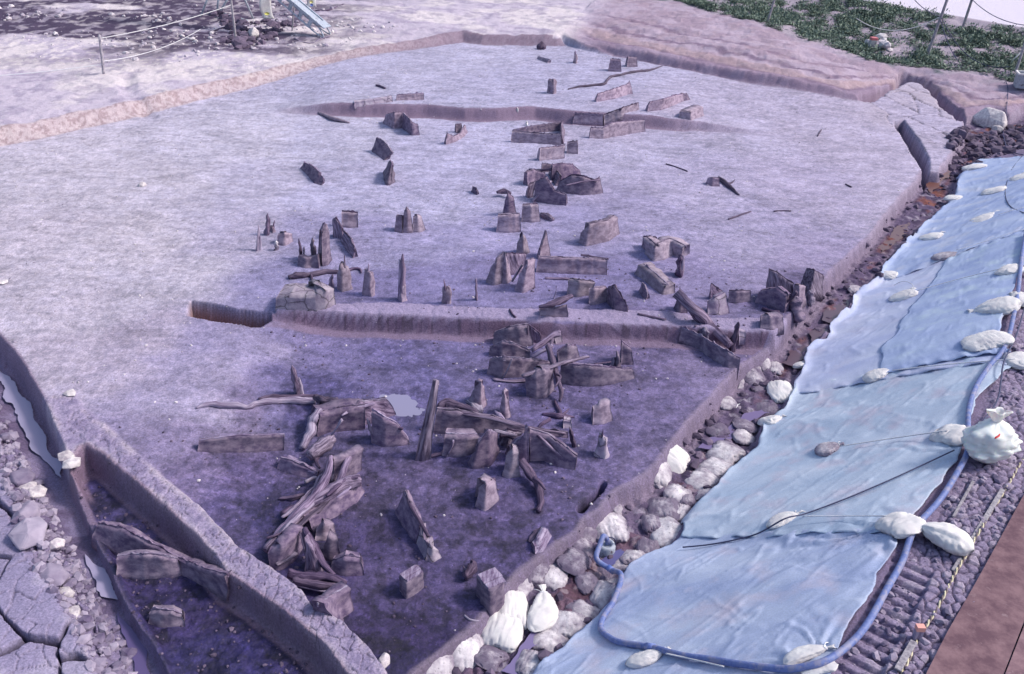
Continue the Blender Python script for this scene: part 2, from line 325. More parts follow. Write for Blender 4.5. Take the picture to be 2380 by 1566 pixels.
    # ditch
    dc_ = np.array(s2l((128,110,148)))*.5
    mix(dc_, ss(-.05,.1,dd)); 
    fc = band(dd,-.06,.14); mix(np.array(s2l((176,158,184)))*.55, fc*.6)
    mix(np.array(s2l((88,72,112)))*.42, ss(.1,.3,dd)*ss(.45,.6,fbm(x*2.5,y*2.5,4,140))*.8)
    mix(np.array(s2l((196,186,206)))*.6, ss(.1,.3,dd)*ss(.64,.72,fbm(x*8,y*8,2,142))*.6)
    og = ss(.5,.62,fbm(x*1.8,y*1.8,4,141))*ss(.12,.35,dd)
    mix(np.array(s2l((168,96,70)))*.5, og*(.25+.5*ss(10,16,y)))
    # slope under tarp, path
    mix(np.array(s2l((150,134,172)))*.55, kr2)
    pc = prough*kr2*ss(0,.05,pathside)
    mix(np.array(s2l((172,158,192)))*.62, pc*.9); mix(np.array(s2l((104,88,130)))*.4, pc*(1-ss(.02,.16,e1))*.8*(1-trk)); mix(np.array(s2l((126,112,152)))*.5, pc*trk*ss(-.2,.35,np.sin(au*2*math.pi/.155))*.7)
    mix(np.array(s2l((206,194,214)))*.66, pc*ss(.72,.85,cid)*.5)
    # left side
    lc = np.array(s2l((160,146,186)))*.56
    mix(lc, kL); mix(np.array(s2l((120,102,142)))*.5, kL*ss(.45,.6,fbm(x*2.3,y*2.3,4,150))*(1-ks)*.8)
    mix(np.array(s2l((64,50,96)))*.35, kL*(1-ks)*(1-ss(.04,.2,e2))*ss(.15,.4,dch)*.6)
    mix(np.array(s2l((176,166,204)))*.60, kL*ks*.9); mix(np.array(s2l((204,194,222)))*.62, kL*ks*ss(.5,.66,fbm(x*2,y*2,4,151))*.6)
    mix(np.array(s2l((60,46,88)))*.3, kL*ks*np.maximum((1-ss(.015,.05,e3)),.5*(1-ss(0,.035,e4)))*.85)
    fL = band(dL,-.04,.10); mix(np.array(s2l((142,118,152)))*.52, fL*.8*(1-ss(-.9,-.2,-0*x))) if False else mix(np.array(s2l((168,144,174)))*.6, fL*.8*(y>8.0))
    # baulk tops
    kbt = kb*(dS<-.0)
    mix(np.array(s2l((184,170,204)))*.66*1.0, kbt*.9); mix(np.array(s2l((148,134,178)))*.56, kbt*ss(.45,.6,m2)*.5)
    rim = kbt*(1-ss(.02,.12,bd))*ss(.3,.55,jn); mix(np.array(s2l((214,200,214)))*.7, rim*.55)  # paler edge colour painted on as a rim highlight
    bmt = ss(0,.02,bm); mix(np.array(s2l((180,166,202)))*.66, bmt*.85*ss(-4.5,-3,x))
    # lower-left pit floor wall
    fS = band(dS,-.02,.12)*(1-nr_); mix(np.array(s2l((164,138,164)))*.58, fS*.75)
    # hole
    kh = ss(-.02,.02,sH); mix(np.array(s2l((176,118,92)))*.5, kh*.8); 
    mix(np.array(s2l((128,112,148)))*.5, ss(-.01,.03,sS)*.8)
    col = col*(1-.62*(lines*mcrack*.9))[...,None]; mix(np.array(s2l((206,192,208)))*.64, ms*.55*ss(.4,.6,cids+.3*(m2-.5))); col = col*(1-.7*lines2)[...,None]
    rough = np.clip(1-.0*darkish,0,1)
    return z, np.clip(col,0,1), darkish

def zat(x, y): return float(terrain(np.array([x]),np.array([y]))[0])
_cache = {}
def G(px, py):
    """the ground point seen at a traced place"""
    k = (round(px,1),round(py,1))
    if k in _cache: return _cache[k]
    z = 0.0; hist = []
    # march the sight line down until it meets the ground
    zs = np.linspace(1.4,-1.0,49)
    P = np.array([at(px,py,q) for q in zs]); T = terrain(P[:,0],P[:,1])
    hit = np.where(T >= P[:,2])[0]
    if len(hit)==0 or hit[0]==0: p = at(px,py,float(T[0]) if len(hit) else -1.0)
    else:
        i = hit[0]; a = zs[i-1]; b = zs[i]
        fa = a-T[i-1]; fb = b-T[i]; q = a+(b-a)*fa/(fa-fb+1e-9); p = at(px,py,q)
    _cache[k] = Vector(p); return _cache[k]

def node_mat(name): 
    m = bpy.data.materials.new(name); m.use_nodes = True
    return m, m.node_tree, m.node_tree.nodes["Principled BSDF"]
def mk_soil():
    m, t, b = node_mat("soil")
    at_ = t.nodes.new("ShaderNodeVertexColor"); at_.layer_name = "soil"
    tc = t.nodes.new("ShaderNodeNewGeometry")
    n = t.nodes.new("ShaderNodeTexNoise"); n.inputs['Scale'].default_value = 38; n.inputs['Detail'].default_value = 6; n.inputs['Roughness'].default_value=.75
    n2 = t.nodes.new("ShaderNodeTexNoise"); n2.inputs['Scale'].default_value = 6; n2.inputs['Detail'].default_value = 5
    for q in (n,n2): t.links.new(tc.outputs['Position'], q.inputs['Vector'])
    mr = t.nodes.new("ShaderNodeMapRange"); mr.inputs[1].default_value=.3; mr.inputs[2].default_value=.7; mr.inputs[3].default_value=.55; mr.inputs[4].default_value=1.42
    t.links.new(n.outputs[0], mr.inputs[0])
    mx = t.nodes.new("ShaderNodeMix"); mx.data_type='RGBA'; mx.blend_type='MULTIPLY'; mx.inputs[0].default_value = 1
    t.links.new(at_.outputs[0], mx.inputs[6]); t.links.new(mr.outputs[0], mx.inputs[7]); t.links.new(mx.outputs[2], b.inputs['Base Color'])
    rr = t.nodes.new("ShaderNodeMapRange"); rr.inputs[3].default_value=.95; rr.inputs[4].default_value=.58
    t.links.new(at_.outputs[1], rr.inputs[0]); t.links.new(rr.outputs[0], b.inputs['Roughness'])
    b.inputs['Specular IOR Level'].default_value = .35
    ad = t.nodes.new("ShaderNodeMath"); ad.operation='MULTIPLY_ADD'; ad.inputs[1].default_value=.5
    t.links.new(n2.outputs[0], ad.inputs[0]); t.links.new(n.outputs[0], ad.inputs[2])
    bp = t.nodes.new("ShaderNodeBump"); bp.inputs['Strength'].default_value=.55; bp.inputs['Distance'].default_value=.03
    t.links.new(ad.outputs[0], bp.inputs['Height']); t.links.new(bp.outputs[0], b.inputs['Normal'])
    return m
M_SOIL = mk_soil()
def grid_obj(name, X, Y, Z, col, darkish, mat):
    nr, nc = X.shape
    me = bpy.data.meshes.new(name)
    co = np.stack([X,Y,Z],-1).reshape(-1,3).astype(np.float32)
    idx = np.arange(nr*nc).reshape(nr,nc)
    q = np.stack([idx[:-1,:-1],idx[:-1,1:],idx[1:,1:],idx[1:,:-1]],-1).reshape(-1,4)
    me.vertices.add(len(co)); me.vertices.foreach_set("co", co.ravel())
    me.loops.add(q.size); me.loops.foreach_set("vertex_index", q.ravel().astype(np.int32))
    me.polygons.add(len(q)); me.polygons.foreach_set("loop_start", (np.arange(len(q))*4).astype(np.int32))
    me.polygons.foreach_set("use_smooth", np.ones(len(q),bool))
    me.update(calc_edges=True)
    if col is not None:
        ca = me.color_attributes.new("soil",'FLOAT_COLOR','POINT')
        c4 = np.concatenate([col.reshape(-1,3), darkish.reshape(-1,1)],1).astype(np.float32)
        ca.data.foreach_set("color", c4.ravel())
    me.materials.append(mat)
    o = bpy.data.objects.new(name, me); scene.collection.objects.link(o); return o
NA, NR = 1000, 900
th = np.concatenate([np.linspace(-75,-42,40,endpoint=False), np.linspace(-42,42,NA), np.linspace(42,75,41)[1:]])
el = np.concatenate([np.linspace(72,55,30,endpoint=False), np.linspace(55,24,560,endpoint=False), np.linspace(24,5.5,640), np.geomspace(5.5,.25,40)[1:]])
rad = CAMH/np.tan(np.radians(el))
TH, RA = np.meshgrid(np.radians(th), rad)
X = np.sin(TH)*RA; Y = np.cos(TH)*RA
# columns a little beyond the frame keep real distance: straight rows suit the far edge
Z = np.zeros_like(X); C3 = np.zeros(X.shape+(3,)); WT = np.zeros_like(X)
for i in range(0, X.shape[0], 60):
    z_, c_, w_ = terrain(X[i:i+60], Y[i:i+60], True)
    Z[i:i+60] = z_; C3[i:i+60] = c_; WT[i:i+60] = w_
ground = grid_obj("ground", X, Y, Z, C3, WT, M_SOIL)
ground["kind"] = "structure"
# ------------------------------------------------------------------ materials for things
def noise_mat(name, c1, c2, scale=20, rough=.9, bump=.4, stretch=None, dirt=None, dirtamt=.5, spec=.3, bdist=.01, detail=6, coord='Object', lo=.38, hi=.62, crack=0):
    m, t, b = node_mat(name)
    g = t.nodes.new("ShaderNodeTexCoord"); oi = t.nodes.new("ShaderNodeObjectInfo")
    av = t.nodes.new("ShaderNodeVectorMath"); av.operation='MULTIPLY_ADD'
    t.links.new(oi.outputs['Random'], av.inputs[0]); av.inputs[1].default_value=(37,51,23); t.links.new(g.outputs[coord], av.inputs[2])
    vec = av.outputs[0]
    if stretch=='grain':
        ga=t.nodes.new('ShaderNodeAttribute'); ga.attribute_name='grain'; av2=t.nodes.new('ShaderNodeVectorMath'); av2.operation='MULTIPLY_ADD'; t.links.new(oi.outputs['Random'],av2.inputs[0]); av2.inputs[1].default_value=(7,5,9); t.links.new(ga.outputs['Vector'],av2.inputs[2]); v1=av2.outputs[0]
    elif stretch:
        mp = t.nodes.new("ShaderNodeMapping"); mp.inputs['Scale'].default_value = stretch; t.links.new(vec, mp.inputs[0]); v1 = mp.outputs[0]
    else: v1 = vec
    n = t.nodes.new("ShaderNodeTexNoise"); n.inputs['Scale'].default_value = scale; n.inputs['Detail'].default_value = detail; n.inputs['Roughness'].default_value=.65
    t.links.new(v1, n.inputs['Vector'])
    cr = t.nodes.new("ShaderNodeValToRGB"); cr.color_ramp.elements[0].position=lo; cr.color_ramp.elements[1].position=hi
    cr.color_ramp.elements[0].color = (*c1,1); cr.color_ramp.elements[1].color = (*c2,1)
    t.links.new(n.outputs[0], cr.inputs[0]); out = cr.outputs[0]
    if dirt:
        n2 = t.nodes.new("ShaderNodeTexNoise"); n2.inputs['Scale'].default_value = 9; n2.inputs['Detail'].default_value = 7; n2.inputs['Roughness'].default_value=.7
        t.links.new(vec, n2.inputs['Vector'])
        r2 = t.nodes.new("ShaderNodeValToRGB"); r2.color_ramp.elements[0].position=.72-.36*dirtamt-.05; r2.color_ramp.elements[1].position=.72-.36*dirtamt+.05
        t.links.new(n2.outputs[0], r2.inputs[0])
        mx = t.nodes.new("ShaderNodeMix"); mx.data_type='RGBA'; t.links.new(r2.outputs[0], mx.inputs[0]); t.links.new(out, mx.inputs[6]); mx.inputs[7].default_value=(*dirt,1)
        out = mx.outputs[2]
    if crack:
        vo=t.nodes.new("ShaderNodeTexVoronoi"); vo.feature='DISTANCE_TO_EDGE'; vo.inputs['Scale'].default_value=crack
        mpv=t.nodes.new("ShaderNodeVectorMath"); mpv.operation='MULTIPLY_ADD'; t.links.new(n.outputs['Color'],mpv.inputs[0]); mpv.inputs[1].default_value=(.12,.12,.12); t.links.new(vec,mpv.inputs[2]); t.links.new(mpv.outputs[0],vo.inputs['Vector'])
        cr2=t.nodes.new("ShaderNodeMapRange"); cr2.inputs[1].default_value=0.0; cr2.inputs[2].default_value=.045; cr2.inputs[3].default_value=.3; cr2.inputs[4].default_value=1; t.links.new(vo.outputs[0],cr2.inputs[0])
        m3=t.nodes.new("ShaderNodeMix"); m3.data_type='RGBA'; m3.blend_type='MULTIPLY'; m3.inputs[0].default_value=1; t.links.new(out,m3.inputs[6]); t.links.new(cr2.outputs[0],m3.inputs[7]); out=m3.outputs[2]
    hv=t.nodes.new("ShaderNodeHueSaturation"); vr=t.nodes.new("ShaderNodeMapRange"); vr.inputs[3].default_value=.84; vr.inputs[4].default_value=1.14; t.links.new(oi.outputs['Random'],vr.inputs[0]); t.links.new(vr.outputs[0],hv.inputs['Value'])
    hr=t.nodes.new("ShaderNodeMapRange"); hr.inputs[3].default_value=.8; hr.inputs[4].default_value=1.05; fr=t.nodes.new("ShaderNodeMath"); fr.operation='FRACT'; mu=t.nodes.new("ShaderNodeMath"); mu.operation='MULTIPLY'; mu.inputs[1].default_value=7.3; t.links.new(oi.outputs['Random'],mu.inputs[0]); t.links.new(mu.outputs[0],fr.inputs[0]); t.links.new(fr.outputs[0],hr.inputs[0]); t.links.new(hr.outputs[0],hv.inputs['Saturation'])
    t.links.new(out,hv.inputs['Color']); out=hv.outputs[0]
    t.links.new(out, b.inputs['Base Color']); b.inputs['Roughness'].default_value = rough; b.inputs['Specular IOR Level'].default_value = spec
    bp = t.nodes.new("ShaderNodeBump"); bp.inputs['Strength'].default_value=bump; bp.inputs['Distance'].default_value=bdist
    t.links.new(n.outputs[0], bp.inputs['Height']); t.links.new(bp.outputs[0], b.inputs['Normal'])
    return m
def S(c, k=1.0): return tuple(min(1,v*k) for v in s2l(c))
MUD = S((96,78,104),.8)
M = {
 'wood': noise_mat('old_wet_wood', S((88,68,104),.62), S((172,152,184),.68), 26, .75, .7, 'grain', bdist=.02),
 'woodl': noise_mat('weathered_wood', S((120,98,136),.65), S((190,176,206),.7), 30, .85, .6, 'grain', bdist=.015),
 'woodd': noise_mat('dark_peaty_wood', S((66,48,84),.6), S((128,106,140),.64), 26, .7, .7, 'grain', bdist=.02),
 'soilA': noise_mat('pedestal_clay', S((148,128,154),.62), S((190,170,194),.68), 7, .95, .5, (1,1,1.6), bdist=.015),
 'soilB': noise_mat('damp_pedestal_clay', S((112,94,132),.58), S((166,146,172),.64), 7, .95, .55, (1,1,1.6), bdist=.015),
 'soilP': noise_mat('dry_pale_clay', S((170,150,182),.60), S((206,190,212),.64), 7, .95, .5, bdist=.03, crack=3.2),
 'rope': noise_mat('pale_twine', S((210,210,220),.9), S((240,240,244),.9), 60, .8, .2),
 'cable': noise_mat('dark_cable', S((46,50,92),.8), S((74,78,120),.8), 60, .6, .1),
 'hose': noise_mat('blue_hose', S((92,116,196),.75), S((118,140,208),.8), 22, .55, .2, dirt=S((158,160,202),.75), dirtamt=.5),
 'pole': noise_mat('grey_pole', S((140,134,150),.7), S((196,190,200),.75), 30, .85, .4, (1,1,.3)),
 'metal': noise_mat('galvanised_metal', S((168,180,204),.7), S((206,214,228),.75), 20, .5, .1, dirt=S((120,104,120),.6), dirtamt=.3),
 'stone': noise_mat('pale_stone', S((190,178,190),.75), S((232,224,226),.8), 12, .9, .7, bdist=.02),
 'clod': noise_mat('clay_clods', S((128,112,150),.58), S((206,194,214),.62), 3, .95, .8, bdist=.03, coord='Generated'),
}
def bag_mat(name, c1, c2, mud, grad, specks, stain):
    m, t, b = node_mat(name); L=t.links.new; N=t.nodes.new
    g=N("ShaderNodeTexCoord"); oi=N("ShaderNodeObjectInfo"); av=N("ShaderNodeVectorMath"); av.operation='MULTIPLY_ADD'; L(oi.outputs['Random'],av.inputs[0]); av.inputs[1].default_value=(31,17,43); L(g.outputs['Object'],av.inputs[2])
    def noise(sc,det,ro=.6):
        n=N("ShaderNodeTexNoise"); n.inputs['Scale'].default_value=sc; n.inputs['Detail'].default_value=det; n.inputs['Roughness'].default_value=ro; L(av.outputs[0],n.inputs['Vector']); return n
    def ramp(src,a,b_):
        r=N("ShaderNodeMapRange"); r.inputs[1].default_value=a; r.inputs[2].default_value=b_; L(src,r.inputs[0]); return r.outputs[0]
    def mixc(f,a,b_):
        x=N("ShaderNodeMix"); x.data_type='RGBA'; L(f,x.inputs[0])
        if isinstance(a,tuple): x.inputs[6].default_value=(*a,1)
        else: L(a,x.inputs[6])
        x.inputs[7].default_value=(*b_,1); return x.outputs[2]
    n1=noise(6,5); c=mixc(ramp(n1.outputs[0],.35,.65),c2,c1)
    n2=noise(4.5,6,.7); st=N("ShaderNodeMath"); st.operation='MULTIPLY'; st.inputs[1].default_value=stain; L(ramp(n2.outputs[0],.45,.68),st.inputs[0]); c=mixc(st.outputs[0],c,mud)
    sp=N("ShaderNodeSeparateXYZ"); L(g.outputs['Object'],sp.inputs[0]); n3=noise(9,4); ad=N("ShaderNodeMath"); ad.operation='MULTIPLY_ADD'; ad.inputs[1].default_value=-.12; L(n3.outputs[0],ad.inputs[0]); L(sp.outputs[2],ad.inputs[2])
    gr=ramp(ad.outputs[0],grad,grad-.07); gm=N("ShaderNodeMath"); gm.operation='MULTIPLY'; gm.inputs[1].default_value=.85; L(gr,gm.inputs[0]); c=mixc(gm.outputs[0],c,mud)
    n4=noise(34,2); sk=N("ShaderNodeMath"); sk.operation='MULTIPLY'; sk.inputs[1].default_value=specks; L(ramp(n4.outputs[0],.62,.67),sk.inputs[0]); c=mixc(sk.outputs[0],c,tuple(v*.35 for v in mud))
    L(c,b.inputs['Base Color']); b.inputs['Roughness'].default_value=.8; b.inputs['Specular IOR Level'].default_value=.25
    wv=N("ShaderNodeTexWave"); wv.inputs['Scale'].default_value=60; wv.inputs['Distortion'].default_value=2; L(g.outputs['Object'],wv.inputs[0])
    ad2=N("ShaderNodeMath"); ad2.operation='MULTIPLY_ADD'; ad2.inputs[1].default_value=.25; L(wv.outputs[1],ad2.inputs[0]); L(n3.outputs[0],ad2.inputs[2])
    bp=N("ShaderNodeBump"); bp.inputs['Strength'].default_value=.5; bp.inputs['Distance'].default_value=.012; L(ad2.outputs[0],bp.inputs['Height']); L(bp.outputs[0],b.inputs['Normal'])
    return m
M['bag0']=bag_mat('clean_white_sacking',S((228,224,228),.84),S((244,242,242),.86),S((176,160,172),.7),-.06,.0,.12)
M['bag1']=bag_mat('muddy_sacking',S((218,210,220),.85),S((242,238,242),.9),S((150,136,162),.6),.02,.45,.6)
M['bag2']=bag_mat('mud_caked_sacking',S((204,196,212),.8),S((230,224,232),.84),S((126,110,142),.55),.05,.5,.9)
def tarp_mat(name, c1, c2, c3):
    c1,c2,c3=[(c[0]*.96,c[1]*.93,c[2]*.96) for c in (c1,c2,c3)]
    m, t, b = node_mat(name)
    g = t.nodes.new("ShaderNodeNewGeometry")
    mp = t.nodes.new("ShaderNodeMapping"); mp.inputs['Rotation'].default_value=(0,0,R_(-35)); mp.inputs['Scale'].default_value=(.5,2.2,1); t.links.new(g.outputs['Position'], mp.inputs[0])
    n = t.nodes.new("ShaderNodeTexNoise"); n.inputs['Scale'].default_value=1.1; n.inputs['Detail'].default_value=7; n.inputs['Roughness'].default_value=.6; t.links.new(mp.outputs[0], n.inputs['Vector'])
    cr = t.nodes.new("ShaderNodeValToRGB"); e = cr.color_ramp.elements; e[0].position=.36; e[1].position=.66; e[0].color=(*c1,1); e[1].color=(*c2,1)
    t.links.new(n.outputs[0], cr.inputs[0])
    n2 = t.nodes.new("ShaderNodeTexNoise"); n2.inputs['Scale'].default_value=2.4; n2.inputs['Detail'].default_value=5; t.links.new(g.outputs['Position'], n2.inputs['Vector'])
    r2 = t.nodes.new("ShaderNodeValToRGB"); r2.color_ramp.elements[0].position=.52; r2.color_ramp.elements[1].position=.78
    mx = t.nodes.new("ShaderNodeMix"); mx.data_type='RGBA'; t.links.new(n2.outputs[0], r2.inputs[0]); t.links.new(r2.outputs[0], mx.inputs[0]); t.links.new(cr.outputs[0], mx.inputs[6]); mx.inputs[7].default_value=(*c3,1)
    n3 = t.nodes.new("ShaderNodeTexNoise"); n3.inputs['Scale'].default_value=60; n3.inputs['Detail'].default_value=3; t.links.new(g.outputs['Position'], n3.inputs['Vector'])
    mr = t.nodes.new("ShaderNodeMapRange"); mr.inputs[1].default_value=.3; mr.inputs[2].default_value=.7; mr.inputs[3].default_value=.88; mr.inputs[4].default_value=1.1; t.links.new(n3.outputs[0], mr.inputs[0])
    m2 = t.nodes.new("ShaderNodeMix"); m2.data_type='RGBA'; m2.blend_type='MULTIPLY'; m2.inputs[0].default_value=1; t.links.new(mx.outputs[2], m2.inputs[6]); t.links.new(mr.outputs[0], m2.inputs[7])
    t.links.new(m2.outputs[2], b.inputs['Base Color']); b.inputs['Roughness'].default_value=.8; b.inputs['Specular IOR Level'].default_value=.2
    bp = t.nodes.new("ShaderNodeBump"); bp.inputs['Strength'].default_value=.3; bp.inputs['Distance'].default_value=.03; t.links.new(n.outputs[0], bp.inputs['Height']); t.links.new(bp.outputs[0], b.inputs['Normal'])
    return m
# ------------------------------------------------------------------ object helpers
def tag(o, label, cat, group=None, kind=None):
    if label: o["label"] = label
    if cat: o["category"] = cat
    if group: o["group"] = group
    if kind: o["kind"] = kind
    return o
class VL(list): pass
def mesh_obj(name, V, F, mat, parent=None, loc=None, smooth=True):
    V0=V
    me = bpy.data.meshes.new(name)
    if loc is not None: V = [tuple(a-b for a,b in zip(v,loc)) for v in V]
    me.from_pydata([tuple(v) for v in V], [], F); me.update()
    if mat.name.startswith(('old_wet_wood','weathered_wood','dark_peaty')):
        if hasattr(V0,'g'): gr=np.array(V0.g,dtype=np.float32)
        else:
            a_=np.array([tuple(v) for v in V],dtype=np.float64); c_=a_-a_.mean(0); u_,s_,vt=np.linalg.svd(c_,full_matrices=False)
            pr=c_@vt.T; gr=np.stack([pr[:,1],pr[:,2],pr[:,0]*.12],1).astype(np.float32)
        at__=me.attributes.new('grain','FLOAT_VECTOR','POINT'); at__.data.foreach_set('vector',gr.ravel())
    if smooth: me.polygons.foreach_set("use_smooth", [True]*len(me.polygons))
    me.materials.append(mat)
    o = bpy.data.objects.new(name, me); scene.collection.objects.link(o)
    if parent: o.parent = parent
    elif loc is not None: o.location = loc
    return o
def empty(name, loc, rz=0.0):
    o = bpy.data.objects.new(name, None); scene.collection.objects.link(o); o.location = loc; o.rotation_euler=(0,0,rz); o.empty_display_size=.1
    return o
def nz(p, s=0.0, f=6.0): return mnoise.noise(Vector((p[0]*f+s, p[1]*f-s, p[2]*f+s*.7)))
def tube(pts, rad, sides=8, wob=0.0, seed=0.0, flat=1.0, sub=3):
    """closed tapered tube through points; rad number or list"""
    pts = [Vector(p) for p in pts]; n = len(pts)
    rad = rad if isinstance(rad,(list,tuple)) else [rad]*n
    if sub > 1 and n > 1:
        P=[];Rr=[]
        for i in range(n-1):
            p0 = pts[max(i-1,0)]; p1 = pts[i]; p2 = pts[i+1]; p3 = pts[min(i+2,n-1)]
            for k in range(sub):
                t = k/sub; t2=t*t; t3=t2*t
                P.append(.5*((2*p1)+(p2-p0)*t+(2*p0-5*p1+4*p2-p3)*t2+(3*p1-p0-3*p2+p3)*t3)); Rr.append(rad[i]*(1-t)+rad[i+1]*t)
        P.append(pts[-1]); Rr.append(rad[-1]); pts=P; rad=Rr; n=len(pts)
    V=VL();V.g=[];F=[];cum=0
    for i,p in enumerate(pts):
        if i: cum+=(pts[i]-pts[i-1]).length
        d = (pts[min(i+1,n-1)]-pts[max(i-1,0)]); d = d.normalized() if d.length>1e-9 else Vector((0,0,1))
        a = Vector((0,0,1)) if abs(d.z)<.9 else Vector((1,0,0))
        s = d.cross(a).normalized(); u = s.cross(d)
        for k in range(sides):
            an = 2*math.pi*k/sides
            q = p+ (s*math.cos(an)+u*math.sin(an)*flat)*rad[i]
            if wob:
                q = q + (s*math.cos(an)+u*math.sin(an))*(rad[i]*wob*(.7*nz(q,seed,12)+.6*nz((an*2,i*.25,seed),seed,1.7)+.75*nz((math.cos(an)*2.2,math.sin(an)*2.2,i*.04),seed,1.6)))
            V.append(q); V.g.append((math.cos(an)*max(rad[i],.01)*1.5,math.sin(an)*max(rad[i],.01)*1.5,cum*.10))
    for i in range(n-1):
        for k in range(sides):
            F.append((i*sides+k,i*sides+(k+1)%sides,(i+1)*sides+(k+1)%sides,(i+1)*sides+k))
    F.append(tuple(range(sides-1,-1,-1))); F.append(tuple((n-1)*sides+k for k in range(sides)))
    return V,F
def join(*vf):
    V=VL();V.g=[];F=[]
    for v,f in vf:
        o=len(V); V.extend(v); V.g.extend(getattr(v,'g',[(p[0],p[1]*.2,p[2]) for p in v])); F+=[tuple(i+o for i in q) for q in f]
    return V,F
def box(c, sx, sy, sz, ax=None):
    """box about a centre; ax = 3 unit vectors"""
    c=Vector(c); ax = ax or (Vector((1,0,0)),Vector((0,1,0)),Vector((0,0,1)))
    V=[c+ax[0]*(i*sx/2)+ax[1]*(j*sy/2)+ax[2]*(k*sz/2) for i in(-1,1) for j in(-1,1) for k in(-1,1)]
    return V,[(0,1,3,2),(4,6,7,5),(0,4,5,1),(2,3,7,6),(0,2,6,4),(1,5,7,3)]
def above(base, px, py):
    """the point seen at (px,py) straight above the ground point base (same distance away)"""
    d = Vector(RM @ np.array([(px-1190)/FPX, -(py-783)/FPX, -1.0]))
    h = Vector((base[0],base[1],0)); L = h.length; h.normalize()
    t = L/(d.x*h.x+d.y*h.y)
    return Vector((d.x*t, d.y*t, CAMH+d.z*t))
def lerp_poly(P, n):
    P=[Vector(p) for p in P]; seg=[(P[i+1]-P[i]).length for i in range(len(P)-1)]; T=sum(seg); out=[]
    for k in range(n+1):
        s=T*k/n; i=0
        while i<len(seg)-1 and s>seg[i]: s-=seg[i]; i+=1
        out.append(P[i].lerp(P[i+1], min(1,s/(seg[i]+1e-9))))
    return out
_cnt=[0]
def pedestal(label, n, bottom, top, thick=.10, mat=None, wood='top', ww=.03, wh=.05, wm='wood', name='timber_pedestal', cat='excavated timber', group=None, lean=0.0, rough=1.0, z_in=0.10):
    """old timber standing on the block of clay left under it: traced foot line and top line"""
    _cnt[0]+=1; sd_=_cnt[0]*3.7
    B=[G(*p) for p in Q(n,bottom)]; qt=Q(n,top)
    qt = [Vector((a,b,0)) for a,b in qt]
    L=sum((B[i+1]-B[i]).length for i in range(len(B)-1)); N=max(5,min(60,int(L/.028)))
    if len(qt)==len(B):   # matching corners
        T0=[above(b, q.x, q.y) for b,q in zip(B,qt)]
        BB=[];TT=[]
        # resample pairwise so corners stay matched
        tot=0; segs=[(B[i+1]-B[i]).length+(T0[i+1]-T0[i]).length for i in range(len(B)-1)]; S_=sum(segs)
        for i in range(len(B)-1):
            k=max(1,round(N*segs[i]/S_))
            for j in range(k): BB.append(B[i].lerp(B[i+1],j/k)); TT.append(T0[i].lerp(T0[i+1],j/k))
        BB.append(B[-1]); TT.append(T0[-1])
    else:
        BB=lerp_poly(B,N); qq=lerp_poly(qt,N); TT=[above(b,q.x,q.y) for b,q in zip(BB,qq)]
    N=len(BB)-1
    if isinstance(mat,type(None)): mat = 'soilA' if Q(n,bottom)[0][1]<760 else 'soilB'
    ctr = sum(BB,Vector())/len(BB); away = Vector((ctr.x,ctr.y,0)).normalized()
    R=6; V=[];F=[]
    prof=[]
    for i in range(N+1):
        tdir=(BB[min(i+1,N)]-BB[max(i-1,0)]); tdir.z=0; nn=Vector((-tdir.y,tdir.x,0)); 
        nn = nn.normalized() if nn.length>1e-6 else away
        if nn.dot(away)<0: nn=-nn
        nn=(nn*.75+away*.25).normalized()
        b=BB[i]; t=TT[i]; h=max(t.z-b.z,.02)
        col=[]
        for r in range(R+1):
            f=r/R; p=b.lerp(t,f); p = p - nn*(.06*(1-f)**3*rough); col.append(p)
        col[0]=col[0]-Vector((0,0,z_in))-nn*.02*rough
        th=thick*(.85+.3*abs(nz(b,sd_,3)))
        topb=t+nn*th; topb.z-=.01
        mid=t+nn*th*.5; mid.z+=.004
        col += [mid, topb, topb.lerp(b+nn*(th+.03),.5), b+nn*(th+.05)-Vector((0,0,z_in))]
        prof.append(col)
    K=len(prof[0])
    for i,c in enumerate(prof):
        for j,p in enumerate(c):
            a=.008*rough if j not in (0,K-1) else .01
            e = Vector((nz(p,sd_,9),nz(p,sd_+9,9),.7*nz(p,sd_+5,12)))*a*1.6
            if j in (R,R+1): e.z += .012*rough*nz(p,sd_+3,9)+.014*rough*nz(p,sd_+8,40)
            if 0<j<=R: e -= away*(.010*rough*nz((i*.6,sd_,j*.12),sd_,.55)+.014*rough*min(0,nz((i*1.7,sd_+5,j*.1),sd_,.5)+.25))
            V.append(p+e)
    for i in range(N):
        for j in range(K):
            F.append((i*K+j,i*K+(j+1)%K,(i+1)*K+(j+1)%K,(i+1)*K+j))
    F.append(tuple(range(K))); F.append(tuple(N*K+j for j in range(K-1,-1,-1)))
    loc=tuple(ctr)
    if wood is None:
        o=mesh_obj(name,V,F,M[mat],loc=loc); tag(o,label,cat,group); return o
    root=empty(name,loc); tag(root,label,cat,group)
    mesh_obj('clay_block',V,F,M[mat],root,loc)
    # the board: a strip of old wood let into the top
    V2=[];F2=[]
    i0=0;i1=N
    off={'top':.35,'front':.0,'back':.8}[wood]
    for i in range(i0,i1+1):
        tdir=(BB[min(i+1,N)]-BB[max(i-1,0)]); tdir.z=0; nn=Vector((-tdir.y,tdir.x,0)); nn = nn.normalized() if nn.length>1e-6 else away
        if nn.dot(away)<0: nn=-nn
        c=TT[i]+nn*(thick*off); hh=wh*(.25+.35*abs(nz(c,sd_+2,7)))+.006+.07*max(0,nz(c,sd_+11,17)-.12)*(1 if wh>.025 else .3)
        w2=ww*(.6+.8*abs(nz(c,sd_+6,12)))/2; c=c-nn*.02*nz(c,sd_+13,6)
        for a,bz in ((-w2,-.05),(-w2,hh),(w2,hh*.8),(w2,-.05)):
            V2.append(c+nn*a+Vector((0,0,bz)))
